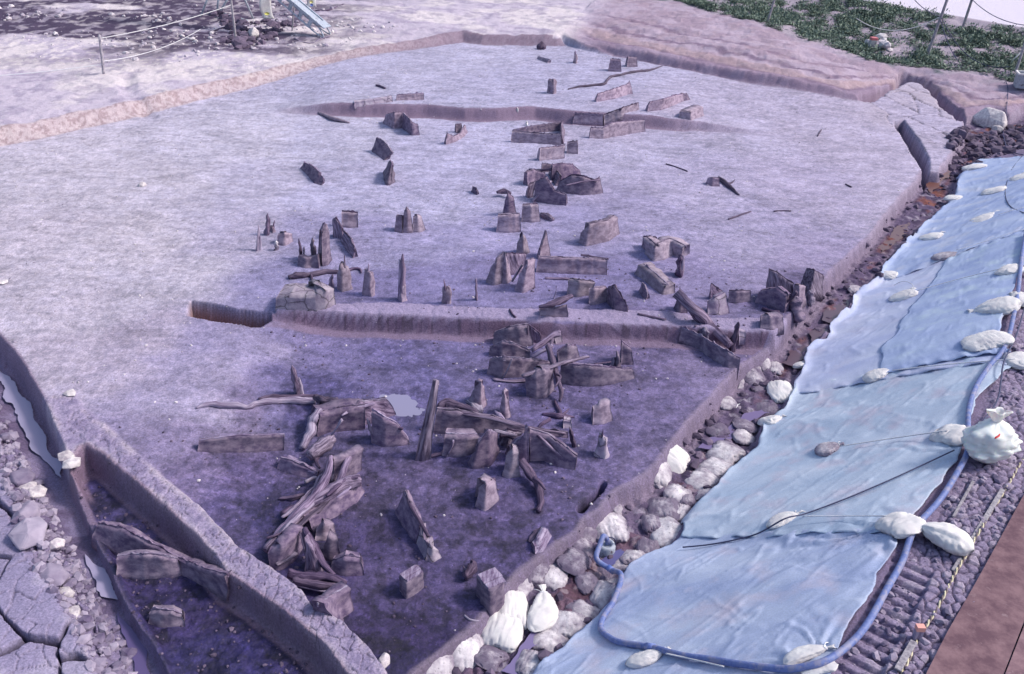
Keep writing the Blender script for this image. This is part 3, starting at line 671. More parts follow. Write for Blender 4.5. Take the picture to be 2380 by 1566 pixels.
    m=i1-i0
    for i in range(m):
        for j in range(4): F2.append((i*4+j,i*4+(j+1)%4,(i+1)*4+(j+1)%4,(i+1)*4+j))
    F2.append((0,1,2,3)); F2.append((m*4+3,m*4+2,m*4+1,m*4))
    mesh_obj('board',V2,F2,M[wm],root,loc,smooth=False)
    return root
def stake(label, n, base, top, r=.02, ped=None, ph=.12, mat='wood', prongs=(), name='wooden_stake', cat='stake', group='upright stakes', pm=None, tip=.45):
    b=G(*Q(n,[base])[0]); t=above(b,*Q(n,[top])[0]); _cnt[0]+=1; s=_cnt[0]*2.1
    mid=b.lerp(t,.5)+Vector((nz(b,s,3),nz(b,s+4,3),0))*.03
    root=empty(name,tuple(b)); tag(root,label,cat,group)
    V,F=tube([b-Vector((0,0,.1)),b+(t-b)*.05,mid,b.lerp(t,.85),t],[r,r*1.1,r*.95,r*(.4+.5*tip),r*tip*.3],10,.8,s,flat=.6,sub=5)
    mesh_obj('shaft',V,F,M[mat],root,tuple(b))
    for pr in prongs:
        pb=G(*Q(n,[pr[0]])[0]) if pr[0] else b; pt=above(pb,*Q(n,[pr[1]])[0])
        st=pb if pr[0] else b+Vector((0,0,.02))
        V,F=tube([st-Vector((0,0,.05)),st.lerp(pt,.5)+Vector((.01,0,0)),pt],[r*.7,r*.6,r*.2],6,.4,s+3,sub=3)
        mesh_obj('splinter',V,F,M['woodl'],root,tuple(b))
    if ped:
        V=[];F=[];NS=24;rr=ped*.84; prof=[(1.25,-.06),(1.02,0),(.94,.2),(.90,.5),(.86,.8),(.74,.96),(.4,1.0),(0.01,.98)]; an0=(s*1.7)%3.14; fl=.55+.25*((s*.37)%1)
        for k,(f,h) in enumerate(prof):
            for j in range(NS):
                an=2*math.pi*j/NS; sq_=.80/max(abs(math.cos(an)),abs(math.sin(an)))**.75; cx_=math.cos(an)*rr*f*sq_; cy_=math.sin(an)*rr*f*fl*sq_; p=Vector((b.x+cx_*math.cos(an0)-cy_*math.sin(an0),b.y+cx_*math.sin(an0)+cy_*math.cos(an0),b.z+h*ph*(1+.22*nz((math.cos(an),math.sin(an),s),s,1.2)+(.16*nz((math.cos(an)*2,math.sin(an)*2,s),s,1.6) if k>3 else 0)) if k else b.z-.08))
                V.append(p+Vector((nz(p,s,7),nz(p,s+3,7),nz(p,s+6,7)))*.05*min(1,rr/.12))
        for k in range(len(prof)-1):
            for j in range(NS): F.append((k*NS+j,k*NS+(j+1)%NS,(k+1)*NS+(j+1)%NS,(k+1)*NS+j))
        mesh_obj('clay_pedestal',V,F,M[pm or ('soilA' if b.y>13.3 else 'soilB')],root,tuple(b))
    return root
def log(label, n, pts, r, h=None, mat='wood', name='fallen_timber', cat='timber', group=None, wob=.5, flat=1.0, sides=10, twigs=(), sub=4):
    """timber lying on the ground along a traced line; h = height of its axis above the ground"""
    q=Q(n,pts); rr=r if isinstance(r,(list,tuple)) else [r]*len(q); hh = h if isinstance(h,(list,tuple)) else [h if h is not None else None]*len(q)
    P=[]
    for (a,b),ri,hi in zip(q,rr,hh):
        g=G(a,b); hi = ri*.6 if hi is None else hi
        p=Vector(at(a,b,g.z+hi)); p=Vector(at(a,b,zat(p.x,p.y)+hi)); P.append(p)
    _cnt[0]+=1
    V,F=tube(P,rr,sides,wob,_cnt[0]*1.3,flat,sub)
    ctr=sum(P,Vector())/len(P)
    if not twigs:
        o=mesh_obj(name,V,F,M[mat],loc=tuple(ctr)); tag(o,label,cat,group); return o
    root=empty(name,tuple(ctr)); tag(root,label,cat,group); mesh_obj('trunk',V,F,M[mat],root,tuple(ctr))
    for tw,tr in twigs:
        P2=[]
        for a,b in Q(n,tw):
            g=G(a,b); P2.append(Vector(at(a,b,g.z+(hh[0] or tr)*.8)))
        V,F=tube(P2,[tr]*(len(P2)-1)+[tr*.4],6,.4,_cnt[0]*1.9,1,3); mesh_obj('branch',V,F,M[mat],root,tuple(ctr))
    return root
def line(label, pts, r, mat, name='rope', cat='rope', group=None, sides=6, sub=6, wob=0):
    V,F=tube(pts,r,sides,wob,1.0,1,sub); o=mesh_obj(name,V,F,mat,loc=tuple(pts[0])); tag(o,label,cat,group); return o
def onT(px,py,h=0.02):
    g=G(px,py); p=at(px,py,g.z+h); return Vector((p[0],p[1],zat(p[0],p[1])+h)) 
def bag(label, cx, cy, lpx, ang, wpx, dirt=0, tie=1, H=None, name='sandbag', group='white sandbags', h0=0.0, seed=None, crumple=1.0, neck=.10, cat='sandbag'):
    """a filled sack lying on the ground: centre, length and direction as traced, width"""
    _cnt[0]+=1; sd_=seed if seed is not None else _cnt[0]*1.7
    g=G(cx,cy); D=(g-Vector((0,0,CAMH))).length; k=D/FPX; sinv=(CAMH-g.z)/D
    a=R_(ang); dx=math.cos(a)*lpx*k; dy=math.sin(a)*lpx*k
    W0=wpx*k
    Hh = H if H else min(W0,math.hypot(dx,dy))*(.46 if dirt==0 else .38)
    if dirt and 'ditch' in group: h0-=.02
    dyw=max(abs(dy)-Hh*.6,0)/max(sinv,.3)*(1 if dy>=0 else -1)
    L=max(.18,math.hypot(dx,dyw)*(1.1 if dirt==0 else 1.16)); L=min(L,.78)
    yaw=math.atan2(dyw,dx) if abs(dy)>1e-6 else 0
    # width is seen partly foreshortened
    wv=abs(math.cos(a)); Wd=W0*((1-wv)+wv*(1/ max(sinv,.35)*.8)); Wd=min(Wd*(1.1 if dirt==0 else 1.18),.58); Wd=max(Wd-.2*Hh*wv,.14)
    e=.12
    nx=(zat(g.x+e,g.y)-zat(g.x-e,g.y))/(2*e); ny=(zat(g.x,g.y+e)-zat(g.x,g.y-e))/(2*e)
    nx=max(-.5,min(.5,nx)); ny=max(-.5,min(.5,ny))
    nrm=Vector((-nx,-ny,1)).normalized()
    xa=Vector((math.cos(yaw),math.sin(yaw),0)); xa=(xa-nrm*xa.dot(nrm)).normalized(); ya=nrm.cross(xa)
    root=empty(name,(g.x,g.y,g.z+h0)); tag(root,label,cat,group)
    if 'tarpaulins' in group: h0+=.045
    root.matrix_world=Matrix.Translation((g.x,g.y,g.z+h0+Hh*.30)) @ Matrix((xa,ya,nrm)).transposed().to_4x4()
    NU,NV=30,36; V=[];F=[]
    for i in range(NU+1):
        t=i/NU; u=math.pi*t
        if tie:
            x=-math.cos(u)*.5 
            # a rounded belly closing to a neck, then the frill beyond the tie
            if t<.86: prof=math.sin(math.pi*min(t/.86,1)**.80)**.55 if t>0 else 0; prof=max(prof*(1-.10*t), neck if t>.6 else 0)
            else: prof=neck+(t-.86)/.14*(.30-neck)*(1+.3*math.sin(sd_))
            x=(t-.5)
        else:
            prof=max(1-abs(2*t-1)**5,0)**.45; x=(t-.5)*.98; hp2=max(math.sin(u),0)**.55
        for j in range(NV):
            p=2*math.pi*j/NV
            cy_,cz=math.cos(p),math.sin(p)
            sy=math.copysign(abs(cy_)**.85,cy_); sz=math.copysign(abs(cz)**.9,cz)
            rad_=prof
            wr=0
            if tie:
                wr=(.10*math.sin(p*7+sd_)+.07*math.sin(p*13+2*sd_+t*3))*ss(.35,.85,np.float64(t))+(.03*math.sin(p*5+sd_+t*4))
            q=Vector((x*3,sy*prof*1.6,sz*prof*1.6))
            q3=Vector((x*9,sy*1.1,sz*1.1)) if not tie else q*1.5
            wr+= crumple*(.13*mnoise.noise(q*.9+Vector((sd_,0,0)))-.24*abs(mnoise.noise(q3*1.5+Vector((0,sd_,0))))-.12*abs(mnoise.noise(q3*3.3+Vector((sd_,0,sd_))))+.04*mnoise.noise(q3*8))+.10
            rad_=prof*(1+wr*(1.0 if prof>.05 else 0))
            X_=x*L*(1+.05*math.sin(p*2+sd_)+(0 if tie else .06*mnoise.noise(Vector((sy*2,sd_,x))))); Y_=sy*rad_*Wd/2*1.06; Z_=sz*rad_*Hh/2*1.25*(1 if tie else hp2)
            if not tie: Y_*=(1-.10*math.cos(u*2)*.5*-1); Z_+=Hh*.10*mnoise.noise(Vector((x*4+sd_,sy*2,0)))
            if Z_<-.30*Hh: Z_=-.30*Hh+(Z_+.30*Hh)*.2
            bend=.10*math.sin(sd_*2.3)*L
            Y_+=bend*(x*x*4-.5)
            if tie and t>.8: Z_-= (t-.8)*Hh*.6
            V.append((X_,Y_,Z_))
    for i in range(NU):
        for j in range(NV): F.append((i*NV+j,i*NV+(j+1)%NV,(i+1)*NV+(j+1)%NV,(i+1)*NV+j))
    F.append(tuple(range(NV-1,-1,-1))); F.append(tuple(NU*NV+j for j in range(NV)))
    o=mesh_obj('sack',V,F,M['bag%d'%dirt],root)
    if tie:
        i=int(.86*NU); ring=[Vector(V[i*NV+j]) for j in range(NV)]; c=sum(ring,Vector())/NV
        rp=[c+(v-c)*1.06 for v in ring[::3]]; rp.append(rp[0])
        tv=tube(rp,.008,5,0,0,1,1); tl=[rp[2],rp[2]+Vector((.03,.05,-.01)),rp[2]+Vector((.07,.10,-.05*1))]
        mesh_obj('tie',*join(tv,tube(tl,.005,5,0,0,1,2)),M['rope'],root)
    return root
# ------------------------------------------------------------------ the tarpaulins over the right-hand slope
def sheet(label, left, right, cols, off, name='blue_tarpaulin', nu=90, nv=110, amp=1.0, seed=0, gather=()):
    Lw=lerp_poly([G(*p) for p in left],nv); Rw=lerp_poly([Vector(at(a,b,.93)) for a,b in right],nv)
    U=np.linspace(0,1,nu+1); P=np.zeros((nv+1,nu+1,2))
    for i in range(nv+1):
        P[i,:,0]=Lw[i].x*(1-U)+Rw[i].x*U; P[i,:,1]=Lw[i].y*(1-U)+Rw[i].y*U
    x=P[...,0].copy(); y=P[...,1].copy()
    vv=np.linspace(0,1,nv+1)[:,None]*np.ones_like(x); uu=np.ones_like(x)*U[None,:]
    # frayed, fluttering outer edges
    eu=1-np.minimum(uu,1-uu)*2; ev=1-np.minimum(vv,1-vv)*2
    f=(fbm(x*2.5+seed,y*2.5,5,200+seed)-.5)*.16
    x+=f*ss(.8,1,eu); y+=f*ss(.9,1,ev)*.8
    z=np.zeros_like(x)
    for i in range(0,nv+1,20): z[i:i+20]=terrain(x[i:i+20],y[i:i+20])
    # the cloth bridges hollows: use a smoothed ground
    for _ in range(6):
        z[1:-1,1:-1]=np.maximum(z[1:-1,1:-1]-.004,(z[:-2,1:-1]+z[2:,1:-1]+z[1:-1,:-2]+z[1:-1,2:])/4)
    # folds running up the slope, slack waves, and fine creases
    ru=x*.82+y*.57; rv=-x*.57+y*.82
    w1=fbm(ru*.55,rv*3.2,4,210+seed); w2=fbm(ru*1.6,rv*7,3,220+seed); w3=1-2*np.abs(fbm(ru*.8+3,rv*2.6,3,230+seed)-.5)
    w4=1-2*np.abs(fbm(ru*2.2+5,rv*1.1,3,240+seed)-.5); w5=1-2*np.abs(fbm(ru*.35+9,rv*5.5,3,250+seed)-.5)
    z+=off+.03+amp*(.022*(w1-.5)+.008*(w2-.5)+.012*ss(.93,1,w3)+.008*ss(.95,1,w4)+.010*ss(.94,1,w5))
    z+=amp*.03*ss(.9,1,ev)*np.sin(uu*40+seed+6*w1)*.5
    for gx,gy,gr in gather:
        c=Vector(at(gx,gy,.93)); d=np.hypot(x-c.x,y-c.y); an=np.arctan2(y-c.y,x-c.x)
        z+=.022*np.sin(an*15+14*w1+9*vn(an*3,d*2,seed))*ss(gr,.15,d)*ss(.02,.25,d)*ss(.35,.7,vn(an*5,an*0+1,seed))
    z=z+.012
    V=np.stack([x,y,z],-1).reshape(-1,3); o=grid_obj(name,x,y,z,None,None,cols)
    tag(o,label,'tarpaulin','blue tarpaulins on the bank')
    md=o.modifiers.new('thickness','SOLIDIFY'); md.thickness=.006; md.offset=1
    return o
KT=.92
TM1=tarp_mat('blue_tarp_far',S((156,174,212),KT),S((182,198,224),KT),S((192,200,216),KT))
TM2=tarp_mat('pale_tarp',S((174,186,218),KT),S((196,206,228),KT),S((190,194,216),KT))
TM3=tarp_mat('deep_blue_tarp',S((156,174,212),KT),S((178,196,224),KT),S((192,212,224),KT))
TM4=tarp_mat('pale_cyan_tarp',S((170,190,212),KT),S((196,210,226),KT),S((196,190,206),KT))
TM5=tarp_mat('faded_blue_tarp',S((164,180,212),KT),S((188,202,224),KT),S((198,194,210),KT))
sheet('farthest blue tarpaulin on the bank, with a rumpled corner dipping to the ditch',[(2303,376),(2250,384),(2220,421),(2223,451),(2203,475),(2150,521),(2133,538),(2053,621),(2038,655)],[(2560,340),(2540,400),(2500,450),(2450,500),(2425,530)],TM1,.036,amp=1.3,seed=1)
sheet('pale blue tarpaulin in the middle of the bank, left of the bluer overlay',[(2046,640),(1986,688),(1976,721),(1929,755),(1926,778),(1872,815),(1873,850),(1846,889),(1843,918)],[(2425,515),(2385,600),(2354,665),(2335,730),(2320,788),(2345,830),(2338,855)],TM2,.024,seed=2,nv=90)
sheet('bright blue tarpaulin lapped over the pale one beside the long hose',[(2193,615),(2150,680),(2106,735),(2080,785),(2046,820),(2040,884)],[(2423,528),(2383,605),(2352,668),(2333,730),(2318,788),(2340,835)],TM3,.050,seed=3,nu=60,nv=70,gather=((2345,650,.9),(2300,800,.9)))
sheet('pale cyan tarpaulin with a dark cord lying across it',[(1850,896),(1843,915),(1819,955),(1772,989),(1765,1042),(1719,1075),(1660,1135),(1618,1176),(1587,1216),(1580,1256)],[(2352,838),(2352,855),(2270,929),(2250,1006),(2220,1075),(2180,1130),(2146,1176),(2100,1225),(2078,1240)],TM4,.012,seed=4,nu=110,nv=120,gather=((2225,1060,1.2),(2085,1230,.8)))
sheet('nearest faded blue tarpaulin, gathered in creases under a tied sandbag',[(1590,1246),(1540,1280),(1494,1296),(1460,1319),(1437,1360),(1390,1436),(1327,1493),(1260,1543),(1180,1620),(1080,1740)],[(2085,1222),(2080,1273),(2040,1345),(2000,1410),(1965,1475),(1932,1537),(1885,1640),(1800,1790)],TM5,.0,seed=5,nu=130,nv=130,gather=((2090,1235,1.9),(1935,1530,1.0)))
# ------------------------------------------------------------------ old timber standing on blocks of clay
pd = pedestal
# far end of the upper floor
pd('small grey plank slab tilted in the far floor, left of the farthest upright stake',2,[(1368,408),(1440,436)],[(1366,394),(1448,416)],.12,wood='top',wm='woodl')
log('dark root clod at the foot of the far bank beside the corner',2,[(1365,335),(1395,325),(1420,335)],[.06,.14,.07],mat='woodd',name='root_clod',cat='root',wob=.9)
stake('lone farthest stake on the upper floor in front of the far bank',2,(1630,436),(1630,352),.05,ped=.16,ph=.28)
pd('left of two square clay blocks standing below the far bank',2,[(1856,492),(1952,496)],[(1876,412),(1945,416)],.22,wood='top')
pd('right of two square clay blocks standing below the far bank, the smaller one',2,[(1986,464),(2062,462)],[(2000,398),(2062,402)],.22,wood='top')
stake('pale pointed stake with a clay foot standing alone left of the long thin root',2,(1465,646),(1472,545),.09,ped=.20,ph=.42,mat='woodl')
log('long thin root winding over the far upper floor towards the bank',2,[(1578,620),(1640,605),(1700,598),(1770,590),(1830,582),(1850,560),(1880,532),(1940,520),(2000,506),(2070,495),(2120,492),(2180,478),(2235,458)],[.02,.04,.05,.05,.06,.05,.05,.05,.05,.05,.05,.04,.02],mat='woodd',name='root',cat='root',wob=.5,sides=6)
pd('board on clay in front of the thin root, its right end curled upward',2,[(1772,706),(1900,684),(1990,655),(2030,650)],[(1790,656),(1900,622),(1985,592),(2012,568)],.10)
pd('long board on clay rising to a hook at the right end of the ledge',2,[(2125,772),(2210,762),(2330,720),(2378,700)],[(2150,712),(2250,690),(2330,664),(2380,656)],.10,wh=.07)
pd('short dark board end turned towards the viewer beside the hooked board',3,[(0,700),(55,690)],[(2,648),(45,660)],.10,mat='soilB')
pd('rounded pale clay block at the right end of the ledge',3,[(-20,815),(60,838),(150,800)],[(-16,775),(60,782),(148,742)],.45,wood=None,name='clay_block',cat='clay block',mat='soilA')
pd('cracked board let into the ledge face, right of the middle',2,[(1612,842),(1710,852),(1822,858)],[(1628,788),(1720,790),(1822,798)],.10,wood='front')
pd('slim board climbing from the ledge to a pointed right tip',2,[(1830,850),(1950,808),(2070,760)],[(1832,800),(1950,756),(2072,716)],.05,wh=.07,wm='woodd')
pd('bent board wall on clay directly in front of the ledge at right',2,[(1728,958),(1826,962),(1860,952),(1990,930),(2114,912)],[(1740,890),(1826,895),(1892,855),(2000,846),(2112,836)],.12)
pd('near side of the pointed wooden trough below the ledge',2,[(1182,986),(1290,990),(1400,996),(1534,1008)],[(1190,912),(1290,922),(1400,930),(1532,934)],.07)
pd('far side of the pointed wooden trough below the ledge',2,[(1196,932),(1300,925),(1420,915),(1530,905)],[(1196,905),(1290,885),(1400,868),(1528,853)],.06,mat='soilB')
pd('upright end board closing the pointed trough on its right',2,[(1538,1002),(1552,905)],[(1532,860),(1540,852)],.04,mat='soilB',wm='woodd')
pd('rectangular clay block with a board edge just below the pointed trough',2,[(1376,1116),(1450,1106),(1550,1096)],[(1388,1034),(1470,1026),(1562,1014)],.12)
pd('small square block tucked behind the one below the trough',2,[(1572,1062),(1650,1068)],[(1574,994),(1646,984)],.16)
stake('tiny white survey peg on the floor above the pointed trough',2,(1293,872),(1293,842),.045,mat='bag0',name='survey_peg',cat='peg',group='white survey pegs')
stake('tiny white survey peg before the board pair at the ledge',2,(520,908),(522,872),.05,mat='bag0',name='survey_peg',cat='peg',group='white survey pegs')
stake('tiny white survey peg standing on the lip of the ledge',2,(1228,772),(1228,745),.04,mat='bag0',name='survey_peg',cat='peg',group='white survey pegs')
pd('blunt clay block leaning on the left part of the ledge',2,[(298,852),(370,892),(430,886)],[(312,794),(370,786),(430,786)],.18)
pd('dark slanted board beside the blunt block at the ledge',2,[(432,886),(500,938),(546,934)],[(430,786),(482,842),(540,876)],.07,mat='soilB')
pd('little clay step with a notch standing alone below the ledge',2,[(724,1002),(790,984),(850,950),(876,918)],[(742,932),(790,950),(835,925),(866,872)],.07)
pd('thin upright flake behind the notched little step',2,[(798,922),(842,915)],[(800,865),(840,862)],.06,mat='soilB',wm='woodd')
pd('tall leaning blade shaped board on the left of the middle floor, its upper half',2,[(220,1048),(262,1080),(304,1112)],[(244,956),(300,990),(352,1062)],.09,wm='woodl',mat='soilB')
pd('lower half of the leaning blade shaped board on the left, ending in a stub',2,[(300,1200),(308,1250),(322,1286),(372,1262)],[(332,1120),(345,1125),(350,1150),(376,1200)],.08,mat='soilB')
pd('flat speckled board lying by itself at the left of the middle floor',1,[(2098,1168),(2150,1222),(2190,1272),(2240,1284)],[(2108,1132),(2170,1160),(2215,1205),(2246,1252)],.10,mat='soilB')
pd('low pale clay strip along the left end of the ledge',2,[(95,736),(230,722),(362,706)],[(95,706),(230,694),(360,670)],.25,wood=None,mat='soilP',name='clay_strip',cat='clay block')
pd('grey plank lying on the floor above the left part of the ledge',2,[(384,696),(480,694),(577,690)],[(390,664),(480,656),(577,650)],.10,wm='woodl')
log('small dark stick on the far floor, above the grey plank',2,[(246,592),(275,600),(308,612)],.04,mat='woodd',name='stick',cat='stick')
log('narrow spindle added for the slope shading under the left end of the ledge',2,[(-180,770),(-110,800),(-30,830),(60,852)],[.02,.07,.09,.03],mat='soilA',name='ledge_shading',cat='timber',wob=.4,flat=.6)  # added spindle stands in for shading on the slope under the ledge
# heap of boards in the middle distance
pd('back row of the dark board heap in the middle distance',2,[(1400,1196),(1480,1190),(1560,1200)],[(1402,1142),(1480,1148),(1560,1138)],.08,mat='soilB')
pd('curled board at the back right of the dark board heap',2,[(1468,1262),(1530,1256),(1640,1236),(1668,1225)],[(1472,1152),(1530,1140),(1610,1150),(1666,1190)],.10,mat='soilB',wh=.08)
pd('hollow stump-like ring of boards at the left of the dark heap',2,[(1292,1290),(1350,1268),(1430,1264)],[(1296,1200),(1350,1184),(1424,1212)],.12,mat='soilB',wh=.08)
pd('ragged long board at the right of the dark heap, tip pointing up',2,[(1500,1322),(1580,1342),(1660,1350),(1750,1348),(1822,1336)],[(1516,1268),(1600,1222),(1690,1232),(1770,1262),(1804,1242)],.14,mat='soilB',wh=.09,wm='woodd')
pd('steep front board of the dark heap sloping down to the right',2,[(1340,1392),(1400,1404),(1480,1416),(1570,1426)],[(1352,1270),(1426,1236),(1484,1330),(1566,1358)],.16,mat='soilB',wh=.06)
pd('near black board standing at the left foot of the dark heap',2,[(1288,1372),(1332,1366)],[(1308,1290),(1358,1262)],.05,mat='wood',wm='woodd')
pd('loose thick plank lying across the top of the dark heap',2,[(1452,1210),(1500,1290)],[(1462,1148),(1520,1220)],.08,mat='wood',wm='woodd')
pd('split stump below the dark heap, left of the twin clay blocks',2,[(1130,1492),(1170,1500),(1218,1492)],[(1138,1398),(1160,1342),(1204,1374)],.14,mat='soilB')
log('dark root leaf at the top of the split stump',2,[(1086,1338),(1130,1330),(1182,1345)],[.03,.06,.03],h=.12,mat='woodd',name='root',cat='root')
pd('left of the twin clay blocks below the dark heap, the lower one',2,[(1082,1606),(1165,1612),(1252,1604)],[(1092,1500),(1165,1498),(1247,1494)],.18)
pd('right of the twin clay blocks below the dark heap, the higher one',2,[(1255,1536),(1320,1540),(1388,1534)],[(1262,1430),(1320,1426),(1374,1426)],.18)
log('lumpy piece of wood lying right of the twin clay blocks',2,[(1395,1495),(1430,1505),(1470,1530)],[.05,.08,.05],mat='wood',name='wood_lump',cat='timber')
pd('tiny upright chip of wood alone on the middle floor',2,[(908,1330),(956,1352)],[(914,1300),(940,1310)],.03,mat='soilB',wm='woodd')
pd('square clay block at the left with a ragged dark top board',15,[(1268,375),(1370,380),(1478,378)],[(1268,190),(1370,200),(1478,212)],.15,wh=.08,wm='woodd')
pd('tall fin in the middle of the three piece group at left of centre',15,[(2062,440),(2120,448),(2190,436)],[(2066,190),(2112,142),(2160,180)],.14)
pd('left shoulder of the three piece group at left of centre',15,[(1955,428),(2060,448)],[(1968,240),(2040,252)],.16,mat='soilA')
pd('right shoulder of the three piece group at left of centre',15,[(2180,440),(2260,440),(2345,410)],[(2190,270),(2250,240),(2300,240)],.18,mat='soilA')
# right side of the upper floor
pd('small arched block with a pale face alone on the right floor',3,[(166,1276),(210,1290),(262,1290)],[(180,1240),(215,1236),(262,1242)],.10,wh=.03)
log('twisted branch behind the small arched block on the right floor',3,[(255,1238),(300,1270),(335,1300),(365,1325),(398,1355)],[.05,.06,.05,.04,.02],mat='woodd',name='branch',cat='branch',twigs=[([(320,1275),(350,1268),(370,1248)],.02)])
for k,(pp,lb) in enumerate([([(970,900),(955,925),(944,946)],'short thin twig standing out on the pale floor far right'),([(325,1524),(400,1496),(480,1470)],'thin broken twig on the right floor above the L shaped block'),([(640,1468),(700,1464),(760,1466)],'straight thin twig lying in the middle of the right floor'),([(-110,1140),(-40,1160),(40,1190)],'longest loose twig, left of the small arched block'),([(1140,280+1000),(1180,1300)],'dark speck of wood near the long board edge at right')]):
    log(lb,3,pp,.022,mat='woodd',name='twig',cat='twig',group='loose twigs on the floor',sides=5)
pd('wavy thick block with a scooped front, right of centre',2,[(1662,1682),(1702,1706),(1760,1692),(1850,1672),(1930,1622)],[(1668,1612),(1720,1570),(1800,1555),(1860,1546),(1924,1508)],.24,wh=.07)
pd('broad curved block like a bowl on the right floor',5,[(2128,200),(2180,252),(2240,240),(2310,205),(2372,232)],[(2100,92),(2182,160),(2222,150),(2292,112),(2376,160)],.30,mat='soilA',wh=.03)
pd('flaring dark plate at the left of the bowl shaped block',5,[(2100,150),(2150,190)],[(2098,86),(2182,88)],.08,mat='soilB',wm='woodd')
stake('dark knobbly stub standing below the bowl shaped block',5,(2352,352),(2362,205),.09,ped=.13,ph=.22,mat='woodd',tip=.8,prongs=[(None,(2382,215))])
pd('heavy squared beam of clay and wood slanting down to the right',5,[(2052,338),(2145,410),(2238,482),(2322,470)],[(2066,280),(2160,350),(2250,440),(2318,412)],.34,wh=.03,wm='woodl')
pd('small dark shard in front of the slanting squared beam',5,[(2082,460),(2105,500),(2132,520)],[(2088,408),(2112,430),(2130,480)],.05,mat='soilB')
# middle rows
pd('left fan blade of clay in the central fan of slabs',5,[(1015,396),(1060,416),(1112,400)],[(1040,300),(1082,250),(1140,200)],.10,wh=.03)
pd('second fan blade of clay, with a split edge',5,[(1112,398),(1150,402),(1184,382)],[(1120,290),(1146,196),(1178,322)],.08,wh=.03)
pd('dark back board joining the central fan of slabs',5,[(1180,345),(1230,340),(1280,320)],[(1152,204),(1220,206),(1292,206)],.06,mat='wood',wm='woodd')
pd('right fan blade of clay leaning to the right',5,[(1212,452),(1262,468),(1342,432)],[(1242,348),(1300,260),(1352,240)],.12,wh=.04)
pd('small roof shaped block behind the central fan',5,[(1220,204),(1270,212),(1300,186)],[(1226,130),(1268,62),(1300,122)],.12)
pd('tall pointed fin at the left end of the long low wall',5,[(1378,238),(1456,215)],[(1392,170),(1430,46)],.09,wh=.03)
pd('long low straight wall of clay in the centre of the site',5,[(1356,326),(1480,332),(1600,336),(1730,342),(1850,346)],[(1374,230),(1480,234),(1600,238),(1730,242),(1852,252)],.14,wh=.03)
log('broken board lying on top of the long low straight wall',5,[(1668,212),(1720,218),(1790,230),(1862,238)],.03,h=.27,mat='woodd',name='broken_board',cat='board',flat=.6)
pd('folded block right of the fan, its left face square',5,[(1576,486),(1640,500),(1738,482)],[(1582,386),(1660,392),(1770,406)],.14)
pd('pale rounded block in front of the folded block',5,[(1728,546),(1760,552),(1850,524)],[(1724,462),(1766,446),(1852,440)],.14,wh=.02)
pd('dark slanting board right of the pale rounded block',5,[(1858,528),(1920,592),(2002,602)],[(1852,440),(1900,426),(1984,560)],.07,mat='soilB',wm='woodd')
pd('clay block on the cross baulk under a peeled plank',5,[(1388,626),(1480,640),(1582,636)],[(1378,590),(1480,586),(1572,566)],.10,wood=None,mat='soilA',name='clay_block',cat='clay block')
log('peeled dark plank leaning on the block of the cross baulk',5,[(1378,572),(1460,556),(1540,520),(1606,492)],[.05,.09,.08,.04],h=[.22,.26,.28,.30],mat='woodd',name='peeled_plank',cat='board',flat=.35)
stake('thin stick rising behind the peeled plank',5,(1480,516),(1500,426),.02,mat='woodl')
stake('tallest dark pointed post in front of the cross baulk',5,(428,522),(430,202),.07,ped=.14,ph=.30,mat='wood',prongs=[((412,520),(408,240))])
stake('stake with a square clay foot left of the tallest pointed post',5,(198,486),(192,270),.035,ped=.15,ph=.48,mat='woodl',prongs=[(None,(182,300))])
stake('slim red brown stake on a rounded clay cone',5,(738,545),(716,378),.03,ped=.12,ph=.30)
stake('slim straight red brown stake on the cross baulk',5,(944,522),(940,374),.04,mat='wood')
stake('forked stake on a twin clay foot above the cross baulk',15,(1308,1180),(1306,738),.03,ped=.18,ph=.48,prongs=[((1360,1120),(1350,900))])
stake('upright stub at the right rear of the cracked clay block',15,(1138,1150),(1148,990),.05,mat='wood')
stake('leftmost stake of the stake cluster, tall and thin',15,(182,680),(196,350),.04,mat='woodl',prongs=[((206,680),(208,480))])
stake('dark curved stake at the top left of the stake cluster',15,(300,480),(312,200),.06,mat='wood',tip=.3)
stake('hooked thin stake beside the dark curved one',15,(375,440),(402,290),.03,ped=.10,ph=.12)
stake('short pale stake in front of the hooked one',15,(415,680),(425,555),.05,mat='bag2',tip=.9)
pd('rounded clod of clay in the stake cluster',15,[(440,600),(530,612),(624,560)],[(436,490),(530,462),(628,470)],.20,mat='soilA',wh=.02)
pd('clay block carrying three stakes in the stake cluster',15,[(710,870),(800,905),(880,890),(985,905)],[(706,752),(800,790),(880,775),(950,752)],.16,mat='soilB',wood=None,name='clay_block',cat='clay block')
stake('dark spike on the left of the clay block with three stakes',15,(735,790),(714,520),.05,mat='woodd',tip=.2)
stake('thin spike in the middle of the clay block with three stakes',15,(775,800),(782,630),.03,mat='wood',tip=.3)
stake('twin ragged spike on the right of the clay block with three stakes',15,(905,780),(892,515),.06,mat='wood',prongs=[(None,(925,620))])
pd('tall leaning slab between the spikes and the open floor',15,[(1000,880),(1060,860),(1110,800)],[(1020,440),(1078,335),(1112,450)],.14,mat='soilB')
stake('thin white splinter leaning on the tall slab',15,(1050,860),(1000,700),.03,mat='woodl')
pd('upper half of the dark slanting board left of centre',15,[(1168,500),(1240,512),(1290,540)],[(1146,290),(1190,276),(1262,400)],.07,mat='wood',wm='woodd')
pd('lower half of the dark slanting board left of centre, running to a point',15,[(1270,560),(1350,680),(1436,775)],[(1290,440),(1380,540),(1428,680)],.06,mat='wood',wm='woodd')
